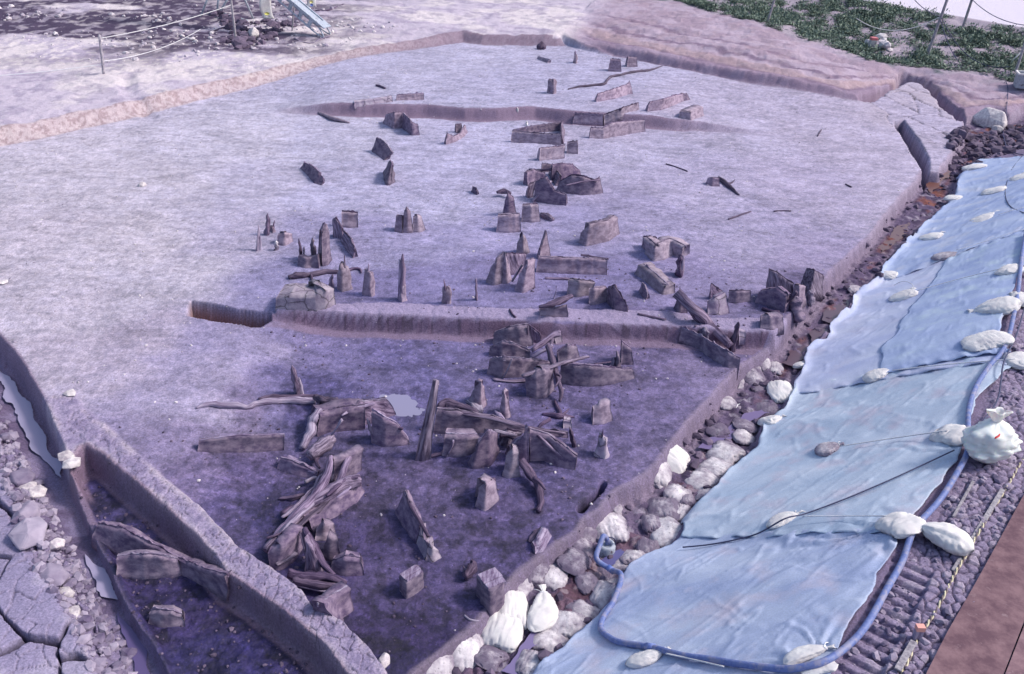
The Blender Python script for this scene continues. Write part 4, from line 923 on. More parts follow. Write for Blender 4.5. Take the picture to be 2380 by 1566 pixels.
log('knotty branch lying in front of the stake cluster',15,[(580,1035),(660,1010),(760,1000),(850,1000),(950,985),(1060,960),(1200,965),(1330,960)],[.04,.07,.07,.05,.05,.05,.04,.02],mat='woodd',name='branch',cat='branch',twigs=[([(880,1000),(880,1060)],.04),([(1330,960),(1400,920),(1500,925),(1520,970)],.03)])
pd('big cracked clay block at the left end of the cross baulk',15,[(410,1470),(600,1480),(780,1478),(945,1480),(1060,1440),(1185,1380)],[(418,1300),(600,1268),(780,1290),(930,1275),(1060,1210),(1168,1172)],.62,wood=None,mat='soilP',name='clay_block',cat='clay block',rough=.35)
# right end of the cross baulk
log('long squared blue grey beam sloping over the right end of the baulk',14,[(560,470),(700,610),(850,760),(980,880),(1075,975)],[.13,.12,.11,.10,.09],h=[.30,.26,.26,.22,.2],mat='wood',name='squared_beam',cat='beam',sides=4,wob=.08,sub=3)
pd('wedge of clay under the upper end of the long squared beam',14,[(505,600),(560,640),(640,640)],[(540,480),(580,500),(640,560)],.10,mat='soilB',wood=None,name='clay_block',cat='clay block')
pd('long low board in front of the right end of the baulk',14,[(570,880),(760,1000),(900,1110),(1060,1200),(1170,1260)],[(580,800),(770,890),(900,970),(1060,1060),(1190,1132)],.08,mat='soilB',wm='woodl')
stake('white topped stub standing on the long low board',14,(820,930),(830,800),.08,mat='woodl',tip=1.2)
stake('leaning dark red stake in the hollow beside the beam',14,(1105,1040),(1172,742),.06,mat='woodd',tip=.8)
pd('small pale block in the hollow beside the beam',14,[(1172,900),(1240,905)],[(1172,828),(1244,840)],.10,wood=None,mat='soilP',name='clay_block',cat='clay block')
pd('pale sloping block with a bright edge above the baulk at right',14,[(852,655),(960,665),(1070,640)],[(854,548),(930,500),(1040,450)],.14,mat='soilP',wh=.02)
pd('torn dark board behind the pale sloping block',14,[(876,505),(960,500),(1050,470)],[(892,352),(960,400),(1010,432)],.05,mat='wood',wm='woodd')
pd('low curving clay ridge right of the torn board',14,[(1070,530),(1150,540),(1290,520)],[(1070,425),(1160,430),(1300,430)],.10,mat='soilB')
pd('large dark tilted board, left of the pair near the ditch',14,[(1440,470),(1560,490),(1720,500)],[(1482,200),(1600,262),(1742,356)],.07,mat='wood',wm='woodd')
pd('clay buttress in front of the large dark tilted board',14,[(1345,530),(1450,560),(1560,600),(1660,640)],[(1380,440),(1470,420),(1560,400),(1660,480)],.25,mat='soilB')
pd('dark tilted board, right of the pair near the ditch',14,[(1800,400),(1900,450),(2020,460)],[(1866,195),(1960,216),(2056,268)],.07,mat='wood',wm='woodd')
pd('grey block wedged between the two dark tilted boards',14,[(1730,540),(1790,560),(1850,500)],[(1742,372),(1800,366),(1870,380)],.14,mat='soilA',wood=None,name='clay_block',cat='clay block')
stake('white tipped stub in front of the grey wedged block',14,(1775,660),(1780,480),.16,mat='soilB',tip=.9,ped=.15,ph=.2)
stake('white splintered stub under the right dark tilted board',14,(1900,510),(1935,415),.10,mat='woodl')
stake('thin white peg at the edge of the ditch',14,(1770,740),(1785,560),.04,mat='woodl')
pd('brown clay lump on the corner where baulk meets ditch',14,[(1400,800),(1500,820),(1620,800)],[(1405,720),(1500,690),(1640,680)],.22,mat='soilB',wood=None,name='clay_block',cat='clay block')
# cluster below the cross baulk
pd('upper left block of the star shaped heap below the baulk',5,[(1058,822),(1150,838),(1260,842),(1335,832)],[(1062,760),(1150,730),(1230,712),(1310,704)],.14,mat='soilB')
pd('short dark back board at the top of the star shaped heap',5,[(1312,800),(1395,820)],[(1310,704),(1384,770)],.05,mat='wood',wm='woodd')
pd('humped board in the left middle of the star shaped heap',5,[(1034,902),(1120,918),(1220,920),(1310,920)],[(1032,860),(1120,820),(1196,830),(1320,884)],.08,mat='soilB',wm='woodl')
pd('long left board of the star shaped heap with a bright rotten edge',5,[(1020,1032),(1130,1058),(1260,1048),(1380,1010),(1460,985)],[(1032,946),(1130,930),(1250,936),(1370,950),(1466,966)],.09,mat='soilB',wm='woodl',wh=.06)
log('round pole crossing the top of the star shaped heap to a pale end',5,[(1330,872),(1400,820),(1470,770),(1520,756)],[.035,.05,.05,.06],h=[.25,.3,.36,.36],mat='wood',name='pole_timber',cat='timber')
pd('pale rotten chunk at the top of the star shaped heap',5,[(1490,820),(1536,810)],[(1490,772),(1532,762)],.12,mat='soilP',wood=None,name='rotten_wood',cat='timber')
log('long upright root running down through the star shaped heap',5,[(1440,845),(1460,905),(1478,965),(1496,1030),(1514,1100),(1536,1170),(1520,1230)],[.04,.05,.05,.045,.04,.035,.02],h=[.42,.40,.36,.30,.22,.12,.05],mat='woodd',name='root',cat='root',wob=.4,twigs=[([(1476,800),(1462,850),(1470,960)],.03),([(1500,1040),(1530,1060),(1490,1130)],.02)])
log('long straight plank crossing the star shaped heap to the right',5,[(1262,1056),(1370,1020),(1480,985),(1600,945),(1722,918)],[.04,.05,.05,.04,.025],h=[.36,.38,.4,.34,.25],mat='wood',name='cross_plank',cat='board',flat=.5)
pd('deep front block under the crossing plank of the star shaped heap',5,[(1296,1180),(1360,1200),(1420,1190),(1470,1140)],[(1282,1066),(1350,1045),(1420,1018),(1480,996)],.22,mat='soilB',wood=None,name='clay_block',cat='clay block')
pd('long right wall of the star shaped heap with a straight top board',5,[(1520,1095),(1620,1110),(1740,1118),(1860,1105),(2040,1060)],[(1530,990),(1620,984),(1740,992),(1860,1000),(2034,1018)],.12,mat='soilB',wh=.05)
pd('rounded hump at the right rear of the star shaped heap',5,[(1512,955),(1580,960),(1660,930)],[(1506,900),(1585,850),(1646,850)],.16,mat='soilB')
pd('arched block at the right of the star shaped heap',5,[(1945,965),(2034,965)],[(1956,824),(2026,880)],.16,mat='soilB')
stake('rough double stake left of the arched block',5,(1915,990),(1922,880),.06,mat='soilB',prongs=[((1885,985),(1900,920))])
pd('lone slanted grey block on the lower right floor',5,[(1745,1380),(1810,1378),(1884,1350)],[(1756,1292),(1810,1262),(1872,1226)],.14,mat='soilA',wood=None,name='clay_block',cat='clay block')
pd('rough rock like pedestal with a white crest, lower centre',13,[(555,335),(620,380),(680,400),(728,360)],[(590,240),(640,180),(690,150),(720,185)],.16,mat='soilA',wood=None)
pd('thin knobbly pedestal with a white tip, lower centre',13,[(880,460),(940,500),(988,480)],[(900,300),(924,230),(968,330)],.12,mat='soilA',wood=None)
log('bleached root end at the foot of the white crested pedestal',13,[(545,335),(600,380),(650,420),(690,460)],[.03,.05,.06,.03],mat='woodl',name='root',cat='root',wob=.9)
log('bleached splinter at the foot of the thin knobbly pedestal',13,[(830,440),(870,480),(925,528)],[.02,.04,.02],h=.08,mat='woodl',name='splinter',cat='timber')
pd('tallest leaning grey plank in the lower centre',13,[(0,920),(80,925),(150,905)],[(190,130),(225,130),(258,140)],.07,mat='wood',wh=.02,wm='woodl')
log('dark charred root behind the long board in the lower centre',13,[(250,400),(320,360),(420,380),(520,405),(650,465)],[.05,.07,.06,.05,.03],h=.1,mat='woodd',name='root',cat='root',wob=.8)
pd('longest board wall of the lower centre, sagging to the right',13,[(190,650),(350,660),(560,655),(760,640),(860,650),(1000,650),(1150,648)],[(230,430),(400,448),(600,480),(800,515),(900,552),(1030,592),(1160,622)],.12,mat='soilB',wh=.05,wm='wood')
pd('thin right end of the longest board wall, flush with the floor',13,[(1150,650),(1280,670),(1430,690),(1590,700)],[(1160,622),(1290,630),(1430,655),(1580,668)],.06,mat='soilB',wood='top')
pd('flat topped block in front of the longest board wall, left',13,[(285,880),(400,895),(520,880),(600,850)],[(310,705),(420,712),(560,712),(680,710)],.26,mat='soilB',wh=.02,wm='woodl')
pd('upright slab with a sharp pale edge, front of the lower centre',13,[(562,955),(600,1015),(760,985),(850,840)],[(572,925),(650,800),(770,642),(866,668)],.10,mat='soilB',wm='woodl',wh=.05)
pd('dark cleft boards between the sharp slab and the big arch',13,[(880,760),(960,800),(1010,770)],[(880,660),(950,650),(1120,668)],.12,mat='wood',wm='woodd')
pd('big arched block in the lower centre, its left rise',13,[(960,960),(1040,930),(1120,960),(1180,950)],[(1010,850),(1070,760),(1140,670),(1180,634)],.16,mat='soilB',wm='woodl',wh=.04)
pd('right arm of the big arched block, a board running down to the right',13,[(1190,930),(1330,930),(1480,990),(1660,1030)],[(1190,640),(1370,700),(1500,790),(1674,922)],.12,mat='soilB',wm='wood',wh=.05)
pd('stacked clay lump at the left foot of the big arch',13,[(915,1080),(980,1110),(1085,1090)],[(945,900),(1010,850),(1080,860)],.20,mat='soilA',wood=None,name='clay_block',cat='clay block')
log('bark strip trailing down from the big arch to a broken tip',13,[(1095,950),(1160,1040),(1220,1120),(1270,1200),(1290,1280),(1310,1370),(1280,1470)],[.05,.06,.05,.05,.04,.04,.03],h=[.2,.14,.1,.07,.05,.04,.04],mat='woodd',name='bark_strip',cat='bark',wob=.7,twigs=[([(1230,1130),(1300,1180),(1350,1250)],.03)])
stake('thin black stake on a round white capped clay foot',13,(1928,890),(1946,622),.018,ped=.13,ph=.30,mat='woodd',pm='soilP')
stake('slanting dark post below the white square block',13,(1652,800),(1600,600),.04,mat='woodd',tip=.9)
pd('small white square block on the lower right floor',13,[(1535,598),(1630,600)],[(1545,530),(1618,540)],.12,mat='soilP',wood=None,name='clay_block',cat='clay block')
log('spidery black root on the floor left of the white square block',13,[(1320,470),(1400,478),(1480,490),(1560,495),(1650,500)],[.015,.03,.05,.03,.01],mat='woodd',name='root',cat='root',twigs=[([(1500,490),(1560,450),(1600,410)],.02),([(1400,520),(1330,560),(1280,610)],.03),([(1510,490),(1500,440),(1470,380),(1450,330)],.03)])
pd('stubby slanted block with a dark undercut, lower middle',13,[(640,1400),(720,1445),(860,1330)],[(660,1240),(740,1215),(840,1160)],.24,mat='soilA',wood=None)
log('little dark chip of wood above the stubby slanted block',13,[(730,1195),(780,1170),(825,1145)],.03,mat='woodd',name='wood_chip',cat='timber')
pd('long knife edged board in the lower middle, upper part',8,[(392,440),(450,540),(540,650)],[(436,300),(492,420),(546,530)],.09,mat='soilB',wm='wood',wh=.04)
pd('long knife edged board in the lower middle, lower part',8,[(545,640),(570,700),(600,760)],[(548,530),(572,640),(606,725)],.09,mat='soilP',wm='wood',wh=.03)
log('dark fallen lath lying along the knife edged board',8,[(440,300),(490,400),(550,510),(610,612)],.025,h=.30,mat='woodd',name='lath',cat='board',flat=.6)
pd('broken clay foot at the lower end of the knife edged board',8,[(600,760),(640,775),(690,745)],[(610,640),(632,692),(680,705)],.12,mat='soilP',wood=None,name='clay_block',cat='clay block')
# logs in the lower left
D='woodd'
stake('upright broken post behind the long thin root on the left',11,(1110,405),(1046,100),.06,mat='wood',prongs=[((1140,405),(1118,230))])
log('long thin pale root running left from the log pile',11,[(55,545),(130,515),(230,505),(330,515),(480,520),(590,535),(660,500),(780,475),(900,470),(1020,462),(1150,470),(1290,480)],[.015,.03,.04,.05,.05,.04,.05,.05,.05,.055,.06,.05],mat='woodl',name='root',cat='root',wob=.5)
log('darker root lying just behind the long thin pale one',11,[(700,450),(850,425),(1000,425),(1200,420),(1320,430)],[.02,.04,.04,.05,.04],mat='woodd',name='root',cat='root')
pd('clay bank with a dark hollow at the top of the log pile',11,[(1290,820),(1400,780),(1600,760),(1800,740)],[(1340,620),(1440,612),(1580,575),(1800,560)],.35,mat='soilB',wh=.04)
log('dark root crown joining the thin roots and the clay bank',11,[(1290,430),(1370,470),(1450,490),(1530,500),(1610,470)],[.06,.09,.11,.09,.03],h=.16,mat='woodd',name='tree_root',cat='root',wob=.8,twigs=[([(1340,440),(1330,520),(1270,600)],.05),([(1450,500),(1400,560),(1380,610)],.05)])
log('pale upright root at the left of the clay bank',11,[(1335,560),(1290,620),(1240,700),(1240,790),(1200,860),(1150,960)],[.04,.06,.07,.07,.06,.04],h=[.3,.28,.2,.15,.1,.05],mat='woodl',name='root',cat='root',wob=.6)
pd('ragged fan of bark at the right of the clay bank',11,[(1800,700),(1900,680),(2060,620),(2120,600)],[(1660,560),(1760,500),(1900,490),(2050,470)],.16,mat='wood',wm='woodl')
pd('curving board wall right of the clay bank, falling to a point',11,[(1880,880),(2000,920),(2120,915),(2240,905)],[(1860,580),(1990,650),(2130,720),(2252,880)],.12,mat='soilB',wm='woodl',wh=.05)
stake('thin bleached splint standing in front of the curving wall',11,(1890,880),(1820,650),.04,mat='woodl')
pd('long straight board with a white edge on the left of the lower floor',11,[(70,975),(300,985),(520,985),(740,975),(955,960)],[(80,890),(300,860),(520,838),(740,836),(972,832)],.09,mat='soilB',wm='woodl',wh=.02)
log('short dark log leaning at the top of the heap of logs',11,[(1220,1030),(1300,980),(1400,910),(1470,850)],[.06,.09,.09,.05],h=.2,mat='wood',name='log',cat='log')
pd('low board with split ends left of the heap of logs',11,[(905,1150),(1050,1210),(1200,1240),(1290,1270)],[(915,1068),(1050,1112),(1180,1165),(1300,1225)],.10,mat='soilB',wm='woodl')
log('second thin lath behind the low split board',11,[(1000,1040),(1100,1090),(1190,1150),(1300,1200)],[.03,.04,.05,.05],h=.08,mat='woodl',name='lath',cat='board',flat=.5)
log('thickest forked log of the heap, rising to two prongs',12,[(180,830),(270,720),(370,620),(480,510),(570,420),(640,320),(700,200),(730,90),(740,20)],[0.029,0.058,0.07,0.081,0.081,0.075,0.058,0.046,0.029],h=[.08,.10,.13,.16,.2,.24,.28,.3,.32],mat='wood',name='forked_log',cat='log',wob=.35,twigs=[([(740,260),(750,190),(745,110)],.06)])
log('curved log right of the forked one, reaching towards the top',12,[(740,350),(800,290),(835,220),(860,140),(900,40),(960,-40)],[0.053,0.053,0.053,0.045,0.045,0.038],h=[.2,.24,.26,.28,.28,.25],mat='wood',name='log',cat='log',wob=.3)
pd('clay wedge filling the fork behind the curved log',12,[(760,250),(800,240),(880,200),(1000,130)],[(770,60),(830,40),(920,0),(1040,-60)],.14,mat='soilB',wood=None,name='clay_block',cat='clay block')
log('broad hollow log lying at the right of the heap of logs',12,[(420,540),(520,470),(640,400),(760,330),(880,270),(1005,245)],[0.046,0.07,0.087,0.093,0.093,0.075],h=[.1,.16,.2,.22,.22,.2],mat='wood',name='hollow_log',cat='log',wob=.35,sides=14)
pd('brown clay bed under the broad hollow log',12,[(560,700),(680,610),(820,520),(960,430),(1030,330)],[(540,600),(640,520),(780,430),(900,340),(1020,265)],.20,mat='soilB',wood=None,name='clay_bed',cat='clay block')
log('long smooth log along the left flank of the heap',12,[(150,880),(230,790),(330,690),(430,600),(520,530)],[0.046,0.052,0.052,0.046,0.035],h=.14,mat='wood',name='log',cat='log',wob=.25)
log('slim branch sloping up at the left of the heap of logs',12,[(290,580),(380,520),(460,450),(530,380),(600,300),(650,200)],[0.015,0.03,0.038,0.038,0.038,0.03],h=.14,mat='wood',name='branch',cat='branch')
log('black charred brush left of the heap of logs',12,[(260,410),(340,405),(420,395),(500,370)],[0.015,0.03,0.045,0.03],mat='woodd',name='brush',cat='branch',wob=.9,twigs=[([(300,560),(360,510),(440,460)],.05)])
pd('brown clay face under the lower end of the logs',12,[(190,1020),(270,1040),(380,960),(470,820)],[(160,900),(280,860),(390,760),(480,660)],.18,mat='soilB',wood=None,name='clay_bed',cat='clay block')
log('straight dark plank running down to the right below the heap',12,[(500,680),(560,790),(620,900),(680,1010),(770,1105)],[0.035,0.052,0.052,0.046,0.029],h=[.3,.26,.22,.16,.12],mat='woodd',name='plank',cat='board',flat=.6)
pd('steep clay side under the straight dark plank',12,[(520,1060),(590,1095),(680,1070)],[(500,760),(580,900),(670,1030)],.10,mat='wood',wood=None,name='clay_bed',cat='clay block')
pd('pale leaf shaped block in the nook right of the logs',12,[(600,770),(680,770),(770,720)],[(600,735),(690,640),(770,640)],.16,mat='soilA',wood=None,name='clay_block',cat='clay block')
pd('shell shaped block below the leaf shaped one',12,[(680,930),(740,960),(830,950)],[(660,860),(720,745),(800,790)],.16,mat='soilB',wood=None,name='clay_block',cat='clay block')
pd('low humped board right of the dark plank end',12,[(740,1060),(900,1095),(1050,1085)],[(740,1000),(860,960),(1010,980)],.16,mat='soilB')
log('bundle of dark roots lying across the foot of the heap',12,[(350,1090),(480,1120),(600,1130),(740,1140),(880,1180)],[0.045,0.06,0.06,0.053,0.03],h=.14,mat='woodd',name='root_bundle',cat='root',wob=.7,twigs=[([(400,1150),(520,1180),(660,1200),(820,1210)],.06)])
pd('slab with a thin bright edge at the foot of the heap of logs',12,[(720,1470),(820,1480),(930,1400)],[(680,1375),(780,1310),(920,1230)],.18,mat='soilB',wm='woodl',wh=.02)
# stumps of squared timber
def stump(label, n, quad, ht, mat='wood'):
    q=[G(*p) for p in Q(n,quad)]; P=[Vector(at(*p,0)) for p in []]
    base=G(*Q(n,[(sum(p[0] for p in quad)/4, sum(p[1] for p in quad)/4)])[0])
    zt=base.z+ht; top=[Vector(at(a,b,zt)) for a,b in Q(n,quad)]
    c=sum(top,Vector())/4; loc=(c.x,c.y,base.z-.02)
    root=empty('squared_stump',loc); tag(root,label,'timber','squared stumps near the sandbags')
    # rounded square cross-section built in rings
    NS=40; V=[];F=[]; rings=[]
    for k,(f,zz) in enumerate([(1.0,base.z-.12),(1.03,base.z+ht*.25),(.98,base.z+ht*.6),(1.0,zt-.02),(.965,zt),(.5,zt+.004),(.01,zt+.004)]):
        for j in range(NS):
            t=j/NS*4; i=int(t)%4; fr=t-int(t); a=top[i].lerp(top[(i+1)%4],fr); ang=abs(fr-.5)*2
            d=(a-c); d*= (1-.10*ang**4)*f
            p=Vector((c.x+d.x,c.y+d.y,zz)); e=.012*nz(p,3.3,14)+(.014*nz((j*.8,k*.1,0),5,1.6) if k<5 else 0)
            V.append(p+Vector((d.x,d.y,0)).normalized()*e if d.length>1e-3 else p)
    for k in range(6):
        for j in range(NS): F.append((k*NS+j,k*NS+(j+1)%NS,(k+1)*NS+(j+1)%NS,(k+1)*NS+j))
    mesh_obj('block',V,F,M['soilB'],root,loc)
    ax=(top[1]-top[0]).normalized(); ay=Vector((-ax.y,ax.x,0)); 
    l=(top[1]-top[0]).length; ww_=(top[2]-top[1]).length
    if ay.dot(top[2]-top[1])<0: ay=-ay
    vf=[]; NP=3; tot=.92*ww_
    for i in range(NP):
        cw=tot/NP*.96; cc=c+ay*(-tot/2+tot/NP*(i+.5)); sgn=Vector((0,0,zt-c.z+.008+.006*(i%2)))
        V,F=box(cc+sgn,l*(.90-.05*abs(i-1)),cw,.022,(ax,ay,Vector((0,0,1))))
        vf.append((V,F))
    o=mesh_obj('plank_top',*join(*vf),M[mat],root,loc,smooth=False)
    bv=o.modifiers.new('edge','BEVEL'); bv.width=.006; bv.segments=2
stump('left squared stump with a layered side, bottom centre',8,[(400,880),(530,800),(578,860),(450,942)],.24,'woodl')
stump('right squared stump with a planked top next to the sandbags',8,[(935,875),(1078,815),(1146,925),(1030,1005)],.30,'woodl')
# lower left pit
pd('long curved clay ridge with a board edge, lower left pit',7,[(655,605),(760,690),(900,735),(1000,765),(1150,800),(1300,870),(1480,950),(1600,990)],[(666,536),(800,556),(900,598),(1000,652),(1130,724),(1290,800),(1420,850),(1560,890)],.13,mat='soilB',wm='wood',wh=.03)
pd('second clay ridge branching left from the curved one, lower left pit',7,[(808,860),(900,885),(1040,886),(1200,875),(1270,860)],[(812,768),(900,752),(1000,746),(1120,758),(1240,784)],.12,mat='soilB',wm='woodl',wh=.03)
pd('short low wall alone in the lower left pit',7,[(1042,1200),(1120,1222),(1200,1225),(1290,1212)],[(1034,1146),(1110,1142),(1200,1148),(1264,1172)],.14,mat='soilB',wm='woodl',wh=.03)

log('slim straight branch lying along the spine of the forked log',12,[(260,760),(350,660),(450,560),(560,460),(660,360),(720,290)],[.02,.035,.035,.035,.03,.02],h=.20,mat='woodl',name='branch',cat='branch')
log('split rail on the right flank of the forked log',12,[(330,800),(420,690),(520,590),(640,490),(740,400)],[.02,.04,.045,.04,.02],h=.17,mat='woodd',name='split_rail',cat='timber',flat=.6)
log('bark slab bridging the hollow log and the curved one',12,[(700,380),(780,310),(880,230),(990,215)],[.02,.035,.035,.015],h=.30,mat='woodd',name='bark_strip',cat='bark',flat=.5)
log('short pale splinter lying on the hollow log',12,[(790,400),(860,350),(925,300)],[.01,.02,.01],h=.36,mat='woodl',name='splinter',cat='timber')
log('thin stick crossing the foot of the long smooth log',12,[(150,770),(240,740),(350,690)],[.012,.02,.012],h=.22,mat='woodd',name='stick',cat='stick')
log('curled root between the clay bank and the short dark log',11,[(1480,880),(1420,940),(1330,1000),(1290,1080),(1330,1160)],[.02,.04,.04,.035,.02],h=.12,mat='woodd',name='root',cat='root')
log('long splinter resting beside the steep front of the clay bank',11,[(1560,620),(1660,560),(1780,530),(1900,500)],[.015,.03,.03,.015],h=.28,mat='woodl',name='splinter',cat='timber')
log('crooked branch in front of the longest board wall',13,[(880,700),(960,690),(1040,720),(1100,700)],[.02,.03,.03,.015],h=.18,mat='woodd',name='branch',cat='branch')
log('slender pole lying on top of the longest board wall',13,[(250,425),(500,462),(800,515),(1000,572),(1300,632),(1560,668)],[.02,.03,.03,.025,.02,.012],h=[.30,.30,.28,.25,.16,.06],mat='wood',name='pole_timber',cat='timber')
log('black root ends left of the right squared stump',8,[(870,900),(900,850),(925,800),(905,780)],[.05,.07,.05,.02],h=.08,mat='woodd',name='root',cat='root',wob=1.0,twigs=[([(880,860),(850,820)],.03)])
pd('low speckled rind of rotten wood by the pit edge',8,[(1340,720),(1390,700),(1450,600)],[(1350,680),(1390,640),(1440,560)],.10,mat='woodl',wood=None,name='rotten_wood',cat='timber')
log('black smear of root left of the speckled rind',8,[(1310,650),(1350,600),(1400,545)],[.02,.05,.02],h=.02,mat='woodd',name='root',cat='root',wob=1.0,flat=.4)
log('thin root curving on the floor below the right squared stump',8,[(860,1160),(900,1190),(960,1200)],.012,mat='woodl',name='root',cat='root')
stake('short upright splinter at the left end of the star shaped heap',5,(1290,835),(1300,700),.025,mat='woodd')
log('thin loose lath right of the crossing plank',5,[(1600,965),(1700,975),(1820,985)],.02,h=.30,mat='woodl',name='lath',cat='board')
log('flat dark lath lying on the right end of the cross baulk',14,[(130,655),(260,685),(420,715)],.03,mat='woodd',name='lath',cat='board',flat=.5)
log('dark twig hooked over the edge of the cross baulk',5,[(1175,590),(1195,625),(1215,645)],.02,mat='woodd',name='twig',cat='twig',group='loose twigs on the floor')

# thinner split planks and splinters leaning in and around the heaps
L_=log
L_('slim lath leaning over the front of the dark heap',2,[(1330,1400),(1400,1330),(1462,1258)],.03,h=[.03,.22,.38],mat='woodl',name='lath',cat='board',flat=.5)
L_('long splinter lying across the right part of the dark heap',2,[(1560,1290),(1680,1262),(1800,1250)],.03,h=.36,mat='wood',name='splinter',cat='timber',flat=.5)
L_('thin pole behind the dark heap sloping to the left',2,[(1310,1178),(1380,1184),(1470,1176)],.03,h=[.1,.22,.3],mat='woodd',name='pole_timber',cat='timber')
L_('slender stick propped between the two right fan slabs',5,[(1190,395),(1225,340),(1262,280)],.02,h=[.05,.22,.42],mat='wood',name='stick',cat='stick')
L_('split plank lying flat in front of the long low straight wall',5,[(1420,372),(1560,376),(1700,384)],.03,h=.02,mat='wood',name='plank',cat='board',flat=.4)
L_('narrow board fallen along the foot of the star shaped heap',5,[(1060,1075),(1180,1090),(1280,1084)],.03,h=.02,mat='wood',name='plank',cat='board',flat=.4)
L_('steep splinter leaning on the long left board of the star shaped heap',5,[(1130,1065),(1165,1000),(1190,930)],.025,h=[.02,.2,.36],mat='woodl',name='splinter',cat='timber',flat=.5)
L_('second pole crossing the top of the star shaped heap, lower than the first',5,[(1320,925),(1400,880),(1475,840)],.03,h=[.2,.3,.38],mat='woodl',name='pole_timber',cat='timber')
L_('thin board edge fallen between the arched block and the long right wall',5,[(1760,970),(1840,960),(1900,950)],.025,h=.04,mat='woodd',name='plank',cat='board',flat=.4)
L_('splintered lath leaning on the flat topped block of the lower centre',13,[(330,900),(370,830),(400,745)],.03,h=[.02,.14,.3],mat='woodl',name='lath',cat='board',flat=.5)
L_('long split plank lying over the dark cleft boards',13,[(820,640),(920,660),(1060,690)],[.03,.04,.02],h=[.32,.3,.25],mat='woodl',name='plank',cat='board',flat=.4)
L_('thin branch arching down from the crest of the big arch',13,[(1240,660),(1330,740),(1420,830),(1540,930)],.025,h=[.4,.34,.24,.1],mat='wood',name='branch',cat='branch')
L_('flat splinter at the foot of the tallest leaning plank',13,[(150,905),(230,890),(300,868)],.03,h=.02,mat='woodd',name='splinter',cat='timber',flat=.5)
L_('narrow lath leaning against the clay bank of the log pile',11,[(1430,850),(1500,760),(1560,660)],.03,h=[.03,.2,.36],mat='woodl',name='lath',cat='board',flat=.5)
L_('broken stick hanging over the right of the curving wall',11,[(2000,760),(2090,740),(2190,760)],.02,h=.26,mat='woodd',name='stick',cat='stick')
L_('bent root between the low split board and the forked log',11,[(1180,1310),(1260,1270),(1330,1260),(1400,1190)],.025,h=.08,mat='woodl',name='root',cat='root')
L_('short rail lying below the brown clay face of the logs',12,[(240,1010),(330,960),(420,900)],.03,h=.10,mat='wood',name='split_rail',cat='timber',flat=.6)
L_('narrow plank beside the straight dark one below the heap',12,[(470,720),(520,850),(575,980),(620,1060)],.03,h=[.28,.2,.12,.05],mat='wood',name='plank',cat='board',flat=.5)
L_('thin bright lath under the root bundle',12,[(420,1190),(560,1230),(700,1250),(830,1230)],.02,h=.08,mat='woodl',name='lath',cat='board',flat=.5)
L_('dark splinter between the large tilted board and the grey block',14,[(1600,560),(1690,520),(1770,430)],.04,h=[.05,.2,.4],mat='woodd',name='splinter',cat='timber',flat=.5)
L_('loose bark curl in front of the clay buttress',14,[(1420,600),(1500,625),(1590,650)],.04,h=.03,mat='woodd',name='bark_strip',cat='bark',flat=.5,wob=.8)
L_('low rotten rail right of the leaning red stake',14,[(1130,960),(1230,940),(1340,935)],.04,h=.03,mat='wood',name='split_rail',cat='timber',flat=.5)
